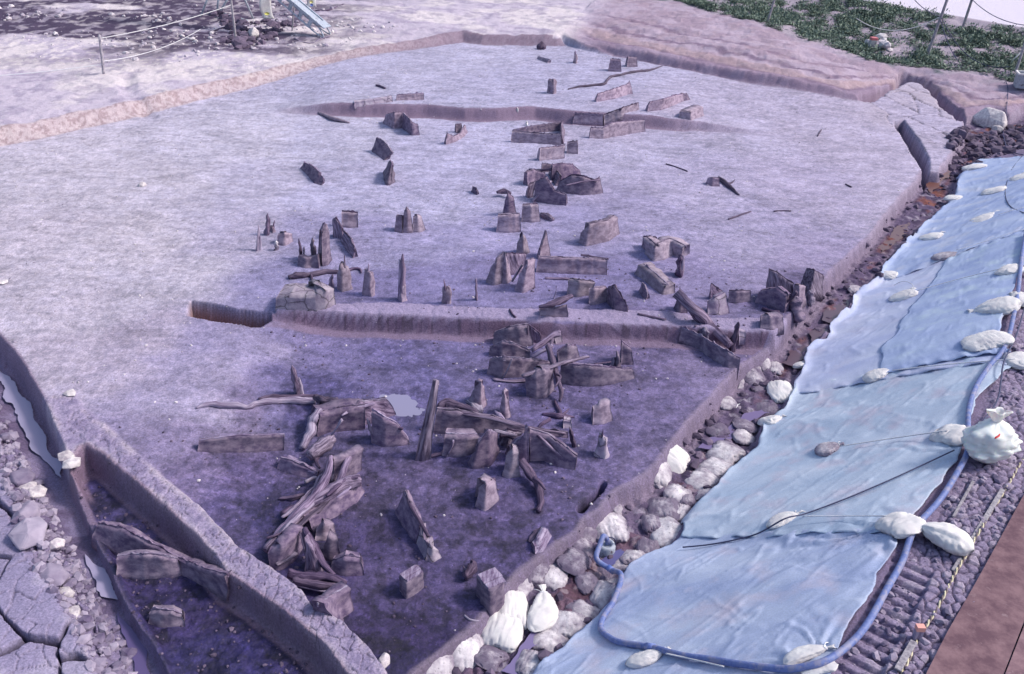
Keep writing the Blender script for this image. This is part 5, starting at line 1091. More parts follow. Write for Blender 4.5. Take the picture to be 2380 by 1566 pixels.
# ------------------------------------------------------------------ sandbags: centre x,y  length  direction  width  dirt  tied
D_='sandbags lining the ditch'; T_='sandbags on the tarpaulins'
def bags(rows, g):
    for r in rows:
        lb,cx,cy,l,a,wd,di,ti = r[:8]; kw = r[8] if len(r)>8 else {}
        bag(lb,cx,cy,l,a,wd,di,ti,group=g,**kw)
bags([
 ('plump clean round sandbag at the near corner of the pit',1191,1423,76,20,80,0,0),
 ('tall twisted clean sandbag standing upright beside the plump round one',1258,1418,105,82,54,0,1),
 ('open mouthed clean sack folded flat over the bottom row',1163,1478,96,-25,74,0,0),
 ('crinkled grey sack under the open mouthed clean one',1084,1524,84,20,76,1,0),
 ('lowest grey sack at the bottom edge of the photo',1019,1552,72,10,50,1,0),
 ('second grey sack tucked right of the crinkled one at the bottom',1140,1530,62,60,50,2,0),
 ('rumpled muddy end of a sack above the plump round sandbag',1218,1366,60,70,38,1,1),
 ('small muddy sack at the foot of the pit edge, bottom row',1250,1335,52,-20,46,2,0),
 ('striped muddy sack in the middle of the bottom row',1294,1338,74,65,52,1,1),
 ('large brown smeared sack below the pit edge',1334,1306,62,50,50,2,0),
 ('flat muddy sack just below the pump hose end',1358,1275,58,10,42,2,0),
 ('large off-white sack under the raised hose end',1417,1230,76,15,64,1,0),
 ('grey half hidden sack left of the large off-white one',1362,1244,56,-30,40,2,0),
 ('large off-white sack with a loose flap on the tarpaulin edge',1556,1243,88,-10,70,1,1),
 ('small trodden sack beside the hose in the ditch',1347,1416,54,10,34,2,0),
 ('white sack with brown seams against the tarpaulin, third from bottom',1402,1386,66,-35,54,1,0),
 ('wide white sack against the tarpaulin, second from bottom',1318,1456,84,-15,54,1,0),
 ('white sack with mud streaks against the tarpaulin, between two wider ones',1362,1424,62,-30,44,1,0),
 ('long white sack against the tarpaulin, near the bottom',1278,1498,78,-30,56,1,0),
 ('lowest white sack against the tarpaulin, at the bottom edge',1232,1545,66,-30,56,1,0),
 ('small white sack at the bend of the hose',1424,1360,48,-30,34,1,0),
 ('speckled sack left of the hose bend',1366,1356,48,30,38,2,0),
 ('dark speckled sack above the hose bend',1412,1334,40,0,36,2,0),
 ('light sack right of the hose above its bend',1438,1316,44,10,30,1,0),
 ('stained sack by the puddle under the hose',1474,1297,58,-20,42,1,0),
 ('brown stained sack above the puddle, touching the tarpaulin',1506,1272,46,-20,38,2,0),
 ('large speckled sack with black spots beside the muddy water',1541,1186,68,-15,48,2,0),
 ('speckled sack right of the large black spotted one',1575,1150,52,-30,42,1,0),
 ('pale sack behind the flapped one',1578,1190,44,-30,40,1,0),
 ('small speckled sack left of the flapped one',1516,1219,44,-10,44,2,0),
 ('crumpled small white rag bag near the pit edge crack',1440,1190,36,-50,24,1,1),
 ('clean ring shaped sack beside the ditch water',1566,1072,62,60,54,0,0),
 ('grey round sack left of the ring shaped one',1536,1103,54,10,44,1,0),
 ('shredded white sack below the grey round one',1536,1130,40,-60,22,1,1),
 ('long speckled sack, upper of the three in a chain along the tarpaulin',1684,1060,62,40,44,1,0),
 ('long speckled sack, middle of the three in a chain along the tarpaulin',1660,1088,62,35,44,1,0),
 ('long speckled sack, lower of the three in a chain along the tarpaulin',1632,1118,60,40,42,1,0),
 ('small round sack at the lower end of the speckled chain',1634,1150,38,-20,30,1,0),
 ('rounded dirty sack left of the speckled chain end',1594,1160,40,0,38,2,0),
 ('clean round sack on the tarpaulin edge above the speckled chain',1816,916,58,5,42,0,0),
 ('white folded sack at the seam of the tarpaulins',1866,849,42,0,20,0,1),
 ('white creased sack hanging over the tarpaulin edge',1793,980,56,-10,36,0,1),
 ('small black and white sack at the pit edge, left of two',1780,848,28,10,26,1,0),
 ('small black and white sack at the pit edge, right of two',1804,855,30,-20,27,1,0),
 ('mud filled dark sack below the two black and white ones',1752,880,50,15,40,2,0),
 ('pale lump of sack on top of the mud filled one',1761,860,26,-20,18,1,0),
 ('narrow white sack end at the pit edge',1725,895,26,75,14,1,0),
 ('crumpled white sack right below the narrow end',1696,940,42,-20,30,1,1),
 ('flat muddy sack near the clean round one',1780,950,46,-10,24,2,0),
 ('speckled sack right of the crumpled white one',1732,989,50,-15,32,2,0),
 ('grey triangular sack flap below the speckled one',1734,1020,54,-20,34,1,1),
 ('grey sunken sack in the water above the ring shaped one',1668,1000,44,20,24,2,0),
 ('tiny grey sack under the black and white pair',1762,836+66,24,0,14,2,0),
 ('crushed sack at the ditch beside the white tied bags',1996,680,30,-40,18,1,1),
],D_)
bags([
 ('small sandbag at the top corner of the farthest tarpaulin',2263,394,40,25,20,0,1),
 ('sandbag cut by the right frame edge, highest on the bank',2371,417,36,25,17,0,1),
 ('sandbag second from the top on the farthest tarpaulin',2311,448,44,25,20,0,1),
 ('sandbag on the left edge of the farthest tarpaulin',2219,466,38,10,17,0,1),
 ('long flat sandbag with a cord to the right, high on the bank',2290,512,62,15,18,0,1),
 ('sandbag lying left of the others below the farthest corner',2167,555,46,12,20,0,1),
 ('greyish sandbag on a dark fold of the tarpaulin',2198,600,48,5,21,1,1),
 ('sandbag where the far tarpaulin dips to the ditch',2066,646,40,15,24,0,1),
 ('sandbag with a looped white cord on the pale tarpaulin',2101,693,56,20,27,0,1),
 ('sandbag by the hose at the right frame edge, upper',2352,640,46,-30,34,0,1),
 ('large sandbag with a knotted left end by the hose',2306,726,80,160,42,0,1),
 ('large flat creased sandbag nearest the hose bend',2290,805,88,172,40,0,0),
 ('sandbag on the seam of the pale cyan tarpaulin, tied at right',2041,879,64,5,30,0,1),
 ('sandbag half out of the frame beside the hose',2374,853,44,-60,36,0,1),
 ('small sandbag at the right frame edge on the path',2377,705,30,60,26,0,0),
 ('greyish sandbag alone in the middle of the cyan tarpaulin',1925,1051,54,5,36,1,1),
 ('pinkish sandbag leaning on the huge plastic bag',2214,1022,62,-50,44,0,0),
 ('flat white sandbag under the long dark cord',1822,1216,80,12,34,0,1),
 ('pinkish tilted sandbag at the hose, end of the taut white cord',2088,1234,72,-60,60,0,0),
 ('bright white tied sandbag on the clods right of the hose',2183,1263,108,146,56,0,1,{'H':.2}),
 ('white sandbag at the bottom by the corner of the nearest tarpaulin',1876,1530,100,8,34,0,1),
 ('tied white sandbag beside the hose at the bottom of the tarpaulin',1504,1538,92,8,42,0,1),
 ('white sandbag showing under the hose at the bottom edge',1900,1563,70,0,22,0,0),
],T_)
# the big clear plastic bag
def plastic_bag():
    g=G(2288,1075); root=empty('plastic_bag',tuple(g)); tag(root,'huge puffed translucent white plastic bag with a small red mark by the hose','plastic bag')
    V=[];F=[];NU,NV=34,44
    for i in range(NU+1):
        t=i/NU
        for j in range(NV):
            p=2*math.pi*j/NV
            prof=math.sin(math.pi*t)**.6 if 0<t<1 else 0
            q=Vector((math.cos(p)*prof,math.sin(p)*prof,t*2))
            wr=.22*mnoise.noise(q*1.6)+.26*abs(mnoise.noise(q*3+Vector((5,1,2))))+.16*abs(mnoise.noise(q*7+Vector((2,7,1))))+.07*abs(math.sin(p*6+4*t+3*mnoise.noise(q)))-.12
            r=prof*(1+wr-.06)*.30
            V.append((math.cos(p)*r*1.05,math.sin(p)*r*.72,t*.50*(1+.08*mnoise.noise(q*1.7))+.0))
    for i in range(NU):
        for j in range(NV): F.append((i*NV+j,i*NV+(j+1)%NV,(i+1)*NV+(j+1)%NV,(i+1)*NV+j))
    m,t_,b=node_mat('thin_white_plastic'); b.inputs['Base Color'].default_value=(*S((244,244,244),.97),1); b.inputs['Roughness'].default_value=.25
    b.inputs['Transmission Weight'].default_value=.25; b.inputs['IOR'].default_value=1.15; b.inputs['Subsurface Weight'].default_value=.15
    o=mesh_obj('film',V,F,m,root); md=o.modifiers.new('t','SOLIDIFY'); md.thickness=.003
    # the gathered crest
    V=[];F=[]
    for i in range(9):
        for j in range(16):
            p=2*math.pi*j/16; r=.03+.012*i*(1+.5*math.sin(p*4+i*.5)); V.append((math.cos(p)*r,math.sin(p)*r*.6,.46+.018*i))
    for i in range(8):
        for j in range(16): F.append((i*16+j,i*16+(j+1)%16,(i+1)*16+(j+1)%16,(i+1)*16+j))
    o2=mesh_obj('gathered_neck',V,F,m,root); o2.modifiers.new('t','SOLIDIFY').thickness=.003
    mr,_,b2=node_mat('red_print'); b2.inputs['Base Color'].default_value=(.55,.03,.03,1); b2.inputs['Roughness'].default_value=.5
    root.rotation_euler=(R_(-8),R_(6),R_(20)); root.scale=(1.12,1.12,1.12)
    # a small red curl printed on the film
    from mathutils.bvhtree import BVHTree
    mw=Matrix.LocRotScale(root.location,root.rotation_euler,root.scale); bv=BVHTree.FromPolygons([mw@v.co for v in o.data.vertices],[tuple(p.vertices) for p in o.data.polygons])
    pts=[]
    for a,b_ in ((2312,1019),(2316,1016),(2321,1013),(2324,1008)):
        d=Vector(RM@np.array([(a-1190)/FPX,-(b_-783)/FPX,-1.0])).normalized(); hit=bv.ray_cast(Vector((0,0,CAMH)),d)
        if hit[0]: pts.append(mw.inverted()@(hit[0]-d*.004))
    if len(pts)>1:
        V,F=tube(pts,[.006,.014,.012,.005][:len(pts)],8,0,0,.5,3); mesh_obj('red_mark',V,F,mr,root)
plastic_bag()
# ------------------------------------------------------------------ hose, cords, cables
def path(pts,h=.03,fix=None):
    out=[]
    for p in pts:
        hh=p[2] if len(p)>2 else h; out.append(onT(p[0],p[1],hh))
    return out
hz=[(2384,540,.16),(2374,600,.14),(2366,680,.12),(2345,780,.11),(2325,822,.11),(2303,846,.10),(2270,895,.10),(2252,950,.09),(2250,1000,.09),(2248,1050,.10),(2230,1089,.09),(2186,1159,.08),(2126,1229,.10),(2100,1296,.08),(2063,1366,.07),(2013,1456,.07),(1969,1503,.07),(1919,1535,.10),(1869,1549,.10),(1819,1555,.09),(1719,1545,.09),(1650,1534,.09),(1585,1526,.09),(1511,1507,.09),(1444,1496,.08),(1415,1483,.08),(1396,1463,.08),(1402,1436,.08),(1427,1396,.10),(1443,1346,.12),(1420,1325,.16),(1387,1297,.18),(1394,1270,.24),(1403,1246,.30),(1412,1256,.20),(1412,1268,.06)]
hp=path(hz)
V,F=tube(hp,.033,12,.0,0,1,5)
root=empty('blue_hose',tuple(hp[0])); tag(root,'long mud smeared blue hose winding along the tarpaulins into the ditch','hose')
mesh_obj('hose_pipe',V,F,M['hose'],root,tuple(hp[0]))
for k in (30,23):
    a=hp[k]; b=hp[k+1]; d=(b-a).normalized(); V,F=tube([a-d*.05,a+d*.05],.040,12,0,0,1,1); mesh_obj('coupling',V,F,M['hose'],root,tuple(hp[0]))
# pump strainer at its end
g=G(1408,1284); root=empty('pump',tuple(g)); tag(root,'small round grey blue pump at the ditch end of the hose','pump')
V=[];F=[];prof=[(.10,-.05),(.115,.02),(.115,.12),(.10,.15),(.07,.155),(.06,.12),(.02,.115)]
for k,(r,z) in enumerate(prof):
    for j in range(24): a=2*math.pi*j/24; V.append(Vector((g.x+r*math.cos(a),g.y+r*math.sin(a),g.z+z)))
for k in range(len(prof)-1):
    for j in range(24): F.append((k*24+j,k*24+(j+1)%24,(k+1)*24+(j+1)%24,(k+1)*24+j))
F.append(tuple(6*24+j for j in range(24)))
mesh_obj('housing',V,F,M['metal'],root,tuple(g))
V,F=tube([g+Vector((-.11,0,.12)),g+Vector((-.08,0,.24)),g+Vector((.08,0,.24)),g+Vector((.11,0,.12))],.008,6,0,0,1,5); mesh_obj('handle',V,F,M['cable'],root,tuple(g))
C_='white cords tying the sandbags'
_p0=path
def pathT(pts,h=.03): return [p+Vector((0,0,.055)) for p in _p0(pts,h)]
line('white cord stretched from the greyish bag to the far hose',pathT([(2220,588,.10),(2300,564,.08),(2379,540,.12)]),.006,M['rope'],group=C_,name='cord',cat='cord')
line('long taut white cord from the looped cord bag to the hose',pathT([(2130,682,.10),(2230,655,.07),(2335,628,.12)]),.007,M['rope'],group=C_,name='cord',cat='cord')
line('taut white cord across the tarpaulin seam to the frame edge bag',pathT([(2072,868,.10),(2200,855,.06),(2357,840,.12)]),.008,M['rope'],group=C_,name='cord',cat='cord')
line('white cord from the lone greyish bag to the pinkish bag',pathT([(1950,1046,.10),(2080,1027,.05),(2200,1009,.12)]),.008,M['rope'],group=C_,name='cord',cat='cord')
line('white cord from the flat white bag to the pinkish tilted bag',pathT([(1862,1211,.09),(1960,1209,.05),(2060,1209,.10)]),.008,M['rope'],group=C_,name='cord',cat='cord')
line('short white cord beside the highest long flat bag',pathT([(2318,505,.07),(2379,488,.07)]),.006,M['rope'],group=C_,name='cord',cat='cord')
line('white cord leading right from the bottom tied bag under the hose',pathT([(1545,1532,.10),(1600,1541,.04),(1680,1560,.04)]),.008,M['rope'],group=C_,name='cord',cat='cord')
line('small loop of white cord over the bag on the pale tarpaulin',pathT([(2075,671,.06),(2095,665,.12),(2116,670,.14),(2124,684,.12)]),.006,M['rope'],group=C_,name='cord',cat='cord')
line('long dark cord lying across the nearest tarpaulins to the plastic bag',pathT([(1585,1281,.03),(1640,1275,.02),(1700,1264,.02),(1760,1248,.03),(1822,1218,.18),(1870,1203,.06),(1960,1170,.04),(2050,1131,.04),(2130,1095,.04),(2215,1054,.06)]),.009,M['cable'],name='dark_cord',cat='cord')
line('thin dark cable looping down over the farthest tarpaulin',pathT([(2380,362,.05),(2352,395,.03),(2337,435,.03),(2336,465,.03),(2350,488,.03),(2385,503,.03)]),.010,M['cable'],name='cable',cat='cable')
line('dark cable hanging along the long hose beside the cyan tarpaulin',pathT([(2384,700,.05),(2362,780,.05),(2332,845,.10),(2324,890,.05),(2318,930,.03),(2298,968,.03),(2262,1008,.04)]),.011,M['cable'],name='cable',cat='cable')
# ------------------------------------------------------------------ water
def water(name, n, pts, dz, colr, rough=.3, z=None):
    q=Q(n,pts); g=[G(*p) for p in q]; zz=(sorted(p.z for p in g)[len(g)//2]+dz) if z is None else z
    P=[Vector(at(a,b,zz)) for a,b in q]; N=len(P)*10; V=[];
    ring=lerp_poly(P+[P[0]],N)[:-1]
    for i,p in enumerate(ring): V.append(p+Vector((nz(p,1,3),nz(p,7,3),0))*.07+Vector((nz(p,2,9),nz(p,8,9),0))*.025)
    c=sum(V,Vector())/len(V)
    m,t,b=node_mat(name+'_surface'); b.inputs['Base Color'].default_value=(*colr,1); b.inputs['Roughness'].default_value=rough; b.inputs['Specular IOR Level'].default_value=.5
    nn=t.nodes.new("ShaderNodeTexNoise"); nn.inputs['Scale'].default_value=3.5; bp=t.nodes.new("ShaderNodeBump"); bp.inputs['Strength'].default_value=.08; t.links.new(nn.outputs[0],bp.inputs['Height']); t.links.new(bp.outputs[0],b.inputs['Normal'])
    tg=t.nodes.new("ShaderNodeNewGeometry"); t.links.new(tg.outputs['Position'],nn.inputs['Vector'])
    o=mesh_obj(name,[tuple(v) for v in V],[tuple(range(len(V)))],m); o["kind"]="structure"; return o
wc=S((190,180,214),.66)
_pc=at(925,937,-.3)
water('puddle_water',0,[(800,905),(850,888),(905,900),(960,915),(1000,940),(1010,962),(975,985),(915,978),(865,955),(820,935)],.0,S((172,168,204),.6),z=zat(_pc[0],_pc[1])+.020)
water('ditch_water',4,[(-60,930),(0,1000),(60,1080),(140,1160),(230,1310),(310,1480),(350,1580),(420,1660),(440,1760),(400,1740),(300,1640),(230,1565),(190,1480),(100,1300),(50,1200),(0,1090),(-60,1010)],.03,wc)
water('ditch_water',7,[(600,740),(650,790),(720,815),(790,900),(830,1010),(860,1080),(800,1060),(740,1030),(690,950),(630,860)],.02,wc)
water('ditch_water',7,[(820,1120),(900,1200),(960,1330),(1020,1460),(1100,1600),(980,1600),(900,1420),(850,1260)],.02,S((120,104,160),.55))
water('ditch_water',8,[(1290,1290),(1340,1240),(1420,1210),(1480,1190),(1570,1150),(1500,1260),(1380,1340),(1310,1430),(1230,1560),(1120,1560),(1200,1450)],.03,S((150,136,186),.6))
water('ditch_water',8,[(1840,770),(1900,720),(1960,700),(2000,735),(1930,790),(1850,830),(1790,810)],.04,S((120,116,180),.5))
water('ditch_water',6,[(560,1290),(660,1210),(740,1240),(650,1300),(560,1330),(430,1420),(330,1500),(200,1570),(110,1560),(200,1480),(330,1400),(450,1310)],.02,S((140,122,172),.6))
water('ditch_water',6,[(690,960),(760,880),(850,830),(870,900),(820,950),(760,980)],.012,S((124,98,116),.48))
water('ditch_water',6,[(960,830),(900,820),(880,740),(960,720),(1030,740),(1010,780)],.012,S((124,98,116),.48))
water('ditch_water',6,[(990,600),(1080,560),(1160,520),(1190,560),(1100,640),(1020,680),(960,660)],.012,S((124,98,116),.48))
water('ditch_water',6,[(1370,160),(1460,60),(1500,10),(1600,-20),(1560,60),(1470,150),(1400,190)],.012,S((140,98,98),.48))
water('ditch_water',3,[(1690,1290),(1790,1210),(1850,1170),(1880,1210),(1800,1270),(1740,1340)],.015,S((150,100,88),.48))
# ------------------------------------------------------------------ loose stones and clods
def ico_clod(c, r, seed, squash=.75):
    V=[];F=[]
    t=(1+5**.5)/2; vs=[(-1,t,0),(1,t,0),(-1,-t,0),(1,-t,0),(0,-1,t),(0,1,t),(0,-1,-t),(0,1,-t),(t,0,-1),(t,0,1),(-t,0,-1),(-t,0,1)]
    fs=[(0,11,5),(0,5,1),(0,1,7),(0,7,10),(0,10,11),(1,5,9),(5,11,4),(11,10,2),(10,7,6),(7,1,8),(3,9,4),(3,4,2),(3,2,6),(3,6,8),(3,8,9),(4,9,5),(2,4,11),(6,2,10),(8,6,7),(9,8,1)]
    rnd=random.Random(seed); sx,sy=rnd.uniform(.7,1.3),rnd.uniform(.7,1.2); a=rnd.uniform(0,6.28)
    for v in vs:
        k=r/1.9*(1+rnd.uniform(-.25,.25)); x,y,z=v[0]*sx*k,v[1]*sy*k,v[2]*squash*k
        V.append((c[0]+x*math.cos(a)-y*math.sin(a),c[1]+x*math.sin(a)+y*math.cos(a),c[2]+z))
    return V,fs
def clods(name, label, poly, n, rmin, rmax, mat, seed, thin=None, cat='clods'):
    rnd=random.Random(seed); xs=[p[0] for p in poly]; ys=[p[1] for p in poly]
    X_=np.array([rnd.uniform(min(xs),max(xs)) for _ in range(n*6)]); Y_=np.array([rnd.uniform(min(ys),max(ys)) for _ in range(n*6)])
    k=sdp(poly,X_,Y_)>0
    if thin is not None: k &= thin(X_,Y_)
    X_=X_[k][:n]; Y_=Y_[k][:n]; Zt=terrain(X_,Y_); parts=[]
    for x,y,z in zip(X_,Y_,Zt):
        r=rmin+(rmax-rmin)*rnd.random()**3; parts.append(ico_clod((x,y,z+r*.15),r,rnd.random()))
    V,F=join(*parts); o=mesh_obj(name,V,F,mat,smooth=False); tag(o,label,cat,kind='stuff'); return o
def clod_mat(name,c1,c2):
    m,t,b=node_mat(name); g=t.nodes.new("ShaderNodeNewGeometry"); n=t.nodes.new("ShaderNodeTexNoise"); n.inputs['Scale'].default_value=9; n.inputs['Detail'].default_value=5
    t.links.new(g.outputs['Position'],n.inputs['Vector']); ad=t.nodes.new("ShaderNodeMath"); ad.operation='MULTIPLY_ADD'; ad.inputs[1].default_value=.5
    t.links.new(g.outputs['Random Per Island'],ad.inputs[0]); mu=t.nodes.new("ShaderNodeMath"); mu.operation='MULTIPLY'; mu.inputs[1].default_value=.6; t.links.new(n.outputs[0],mu.inputs[0]); t.links.new(mu.outputs[0],ad.inputs[2])
    cr=t.nodes.new("ShaderNodeValToRGB"); cr.color_ramp.elements[0].position=.2; cr.color_ramp.elements[1].position=.85; cr.color_ramp.elements[0].color=(*c1,1); cr.color_ramp.elements[1].color=(*c2,1)
    t.links.new(ad.outputs[0],cr.inputs[0]); t.links.new(cr.outputs[0],b.inputs['Base Color']); b.inputs['Roughness'].default_value=.95
    bp=t.nodes.new("ShaderNodeBump"); bp.inputs['Strength'].default_value=.6; bp.inputs['Distance'].default_value=.02; t.links.new(n.outputs[0],bp.inputs['Height']); t.links.new(bp.outputs[0],b.inputs['Normal']); return m
CM1=clod_mat('grey_clods',S((112,96,136),.55),S((200,188,212),.62)); CM2=clod_mat('pale_clods',S((160,148,180),.6),S((240,232,236),.8)); CM3=clod_mat('dark_clods',S((70,56,88),.45),S((150,132,162),.52))
LRUB=W(7,[(-20,-320),(60,-160),(140,20),(250,200),(330,330),(420,520),(560,760),(660,930),(740,1100),(900,1350),(960,1600),(640,1600),(500,1300),(380,1050),(240,820),(130,560),(40,250),(-60,-60)],-.3)
clods('soil_clods','loose grey clods of clay along the left ditch','' or LRUB,1500,.015,.085,CM1,3)
LPATH=[at(a,b,.92)[:2] for a,b in [(2400,520),(2368,700),(2330,860),(2262,1010),(2235,1100),(2140,1240),(2080,1340),(1990,1490),(1925,1570),(1900,1640),(2140,1640),(2150,1563),(2203,1466),(2320,1259),(2400,1115),(2500,900),(2500,600)]]
clods('soil_clods','small loose clods scattered over the path beside the hose',LPATH,2600,.008,.05,CM1,4,thin=lambda x,y: fbm(x*1.4,y*1.4,3,300)>.46)
RD=[(p[0],p[1]) for p in EDGE]+[(p[0],p[1]) for p in FOOT[::-1]]
clods('soil_clods','sodden lumps of mud and clay in the right ditch',RD,2200,.015,.10,CM3,5)
clods('rubble','pale broken clay on the plateau behind the upper left scarp',[(-24,29),(-9,31.5),(-5,38),(-12,44),(-34,42),(-36,30)],1100,.02,.12,CM2,6,thin=lambda x,y: fbm(x*.5,y*.5,3,301)>.47,cat='rubble')
tm=W(16,[(330,120),(900,300),(1150,260),(1700,300),(1350,400),(1100,560),(800,590),(500,560),(640,380)],.8)
clods('rubble','dark spoil heap under the white pipe frame',tm,260,.05,.28,CM3,7,cat='rubble')
clods('rubble','crumbled clay along the slumped bank in the far right corner',W(0,[(2200,330),(2240,300),(2290,300),(2340,290),(2400,270),(2400,350),(2330,365),(2250,395),(2215,400)],-.1),500,.03,.22,CM3,8,cat='rubble')
# countable bright stones at the left
SG='pale stones by the left ditch'
for lb,x,y,r in [('angular pale stone at the corner of the diagonal baulk',470,62,.11),('second pale stone just below the baulk corner',495,115,.12),('brownish flat slab of clay above the two white stones, far left',165,225,.20),('left of two touching white stones by the slabs',188,283,.13),('right of two touching white stones by the slabs',262,315,.13),('lone white upright stone on the brown ditch side',403,680,.13),('white stone in the crack beside the long slab',455,1020,.11),('long white stone near the bottom of the slabs',508,1155,.12),('boulder of rough clay in the upper left rubble',205,470,.24),('boulder of clay with a bright face, left rubble',215,620,.26),('block of clay below the lone white stone',360,900,.2)]:
    g=G(*Q(7,[(x,y)])[0]); c=(g.x,g.y,g.z+r*.22); V,F=ico_clod(c,r,x*7+y,.55)
    o=mesh_obj('stone',V,F,M['stone'] if r<.14 else CM1,loc=c,smooth=False); tag(o,lb,'stone',SG)
    sm=o.modifiers.new('s','SUBSURF'); sm.levels=2; sm.render_levels=2; sm.subdivision_type='SIMPLE'; bv=o.modifiers.new('b','BEVEL'); bv.width=r*.12; bv.segments=2; bv.limit_method='ANGLE'
for lb,px,py,r in [('tiny white flake on the open left floor',434,565,0),('white flake at the head of the diagonal baulk',0,0,0)]: pass
for lb,n,x,y,r,sg in [('rounded white stone alone on the open left floor',1,993,1292,.12,.7),('small white flake at the head of the diagonal baulk',4,490,1180,.10,.25),('white clay chunk at the lower end of the diagonal baulk',8,300,1490,.10,.5),('white rubble block on the dark spoil heap',16,1010,530,.42,.8),('reddish flat stone at the left frame edge',4,20,410,.12,.3),('great white block of fallen clay at the far right corner',3,2150,880,.62,.9),('smaller white lump beside the great fallen block',3,2190,915,.2,.9)]:
    g=G(*Q(n,[(x,y)])[0]); c=(g.x,g.y,g.z+r*.25); V,F=ico_clod(c,r,x+y,sg); o=mesh_obj('stone',V,F,M['stone'],loc=c,smooth=False); tag(o,lb,'stone')
    bv=o.modifiers.new('b','BEVEL'); bv.width=r*.12; bv.segments=2
# ------------------------------------------------------------------ plates, rope and laths on the path
def quadplate(label, px, z, th, mat):
    P=[Vector(at(a,b,z)) for a,b in px]; V=[p for p in P]+[p-Vector((0,0,th)) for p in P]; n=len(P)
    F=[tuple(range(n)),tuple(range(2*n-1,n-1,-1))]+[(i,i+n,(i+1)%n+n,(i+1)%n) for i in range(n)]
    c=sum(P,Vector())/n; o=mesh_obj('steel_plate',V,F,mat,loc=tuple(c),smooth=False); tag(o,label,'steel plate','brown steel plates on the path'); return o
mp=noise_mat('rusty_steel',S((126,92,108),.6),S((168,132,142),.62),5,.8,.5,dirt=S((180,150,160),.6),dirtamt=.2,bdist=.01,detail=9)
quadplate('brown steel plate bordering the clods, left of the seam',[(2149,1572),(2203,1466),(2262,1364),(2320,1259),(2384,1141),(2460,1010),(2560,1110),(2384,1434),(2334,1562),(2300,1660),(2110,1660)],.985,.03,mp)
quadplate('brown steel plate in the bottom right corner, right of the seam',[(2338,1562),(2387,1437),(2564,1112),(2760,1200),(2500,1700),(2305,1662)],.988,.03,mp)
yr=M['yrope']=noise_mat('yellow_black_rope',S((90,70,60),.6),S((232,214,150),.85),1,.8,.3,coord='Object')
def twisted(label, pts, r, mats):
    P=lerp_poly(pts,220); vs=[]
    root=empty('twisted_rope',tuple(P[0])); tag(root,label,'rope')
    for s in range(2):
        Pn=[]
        for i,p in enumerate(P):
            d=(P[min(i+1,220)]-P[max(i-1,0)]).normalized(); side=d.cross(Vector((0,0,1))).normalized(); up=side.cross(d); a=i*.9+s*math.pi
            Pn.append(p+side*math.cos(a)*r*.55+up*math.sin(a)*r*.55)
        V,F=tube(Pn,r*.62,6,0,0,1,1); mesh_obj('strand',V,F,mats[s],root,tuple(P[0]))
m1=noise_mat('yellow_strand',S((214,202,160),.75),S((232,222,186),.8),40,.8,.2); m2=noise_mat('dark_strand',S((118,102,112),.6),S((156,140,142),.6),40,.8,.2)
twisted('yellow and black twisted rope lying along the path beside the plate',path(Q(9,[(2420,-10),(2380,60),(2320,160),(2280,235),(2190,385),(2130,470),(2080,560),(2030,640),(1990,720),(1940,800),(1900,870),(1860,950),(1830,1010),(1785,1095),(1740,1170),(1690,1250),(1650,1320),(1600,1400),(1585,1460),(1530,1560),(1490,1640)]),.02),.014,(m1,m2))
def lath(label,n,a,b,wd,th=.018,mat='pole'):
    A=onT(*Q(n,[a])[0],.03); B=onT(*Q(n,[b])[0],.03); d=(B-A); L=d.length; d.normalize(); s=d.cross(Vector((0,0,1))).normalized(); u=s.cross(d)
    V,F=box((A+B)/2,L,wd,th,(d,s,u)); o=mesh_obj('lath',V,F,M[mat],loc=tuple((A+B)/2),smooth=False); tag(o,label,'lath','laths on the path'); o.modifiers.new('b','BEVEL').width=.004
lath('long grey lath lying beside the twisted rope, upper path',9,(2235,275),(1890,850),.05)
lath('short grey lath at the bottom of the path by the twisted rope',9,(1610,1350),(1500,1540),.06)
lath('thin pale strip half buried in the clods by the hose',9,(2030,215),(1890,470),.03)
g=G(*Q(9,[(1630,1325)])[0]); V,F=box(g+Vector((0,0,.05)),.07,.05,.14); root=empty('survey_stake',tuple(g)); tag(root,'short survey stake with a pink painted top beside the twisted rope','stake'); mesh_obj('shaft',V,F,M['woodl'],root,tuple(g),smooth=False)
mpk,_,bb=node_mat('pink_paint'); bb.inputs['Base Color'].default_value=(*S((236,170,160),.85),1); V,F=box(g+Vector((0,0,.145)),.074,.054,.05); mesh_obj('painted_top',V,F,mpk,root,tuple(g),smooth=False)
# ------------------------------------------------------------------ posts, ropes and machine on the upper left plateau
def post(label, b, t, r=.035, group='fence posts around the site', mat='pole', hgt=None):
    bb=G(*b); tt=above(bb,*t); V,F=tube([bb-Vector((0,0,.1)),bb.lerp(tt,.5)+Vector((.01,0,0)),tt],[r*1.05,r,r*.9],8,.08,r*9,1,3); o=mesh_obj('fence_post',V,F,M[mat],loc=tuple(bb)); tag(o,label,'post',group); return bb,tt
b1,t1=post('leftmost grey post on the plateau, carrying a sagging rope',(240.6,172),(230.6,80),.045)
b2,t2=post('grey post standing in front of the white pipe frame',(548,94),(534,-22),.045)
b3,t3=post('thin grey post in front of the conveyor',(678,72),(684,10),.03)
def sag(a,b,s,n=8): return [a.lerp(b,i/n)-Vector((0,0,s*4*(i/n)*(1-i/n))) for i in range(n+1)]
line('upper rope running between the two left posts',sag(t1-Vector((0,0,.12)),b2.lerp(t2,.72),.10),.014,M['rope'],group='fence ropes on the plateau')
line('lower rope running right from the leftmost post',sag(b1.lerp(t1,.33),b2.lerp(t2,.1)+Vector((-1.5,.5,.1)),.2),.012,M['rope'],group='fence ropes on the plateau')
line('rope leading left out of the frame from the leftmost post',sag(b1.lerp(t1,.25),b1+Vector((-9,-3,.2)),.25),.012,M['rope'],group='fence ropes on the plateau')
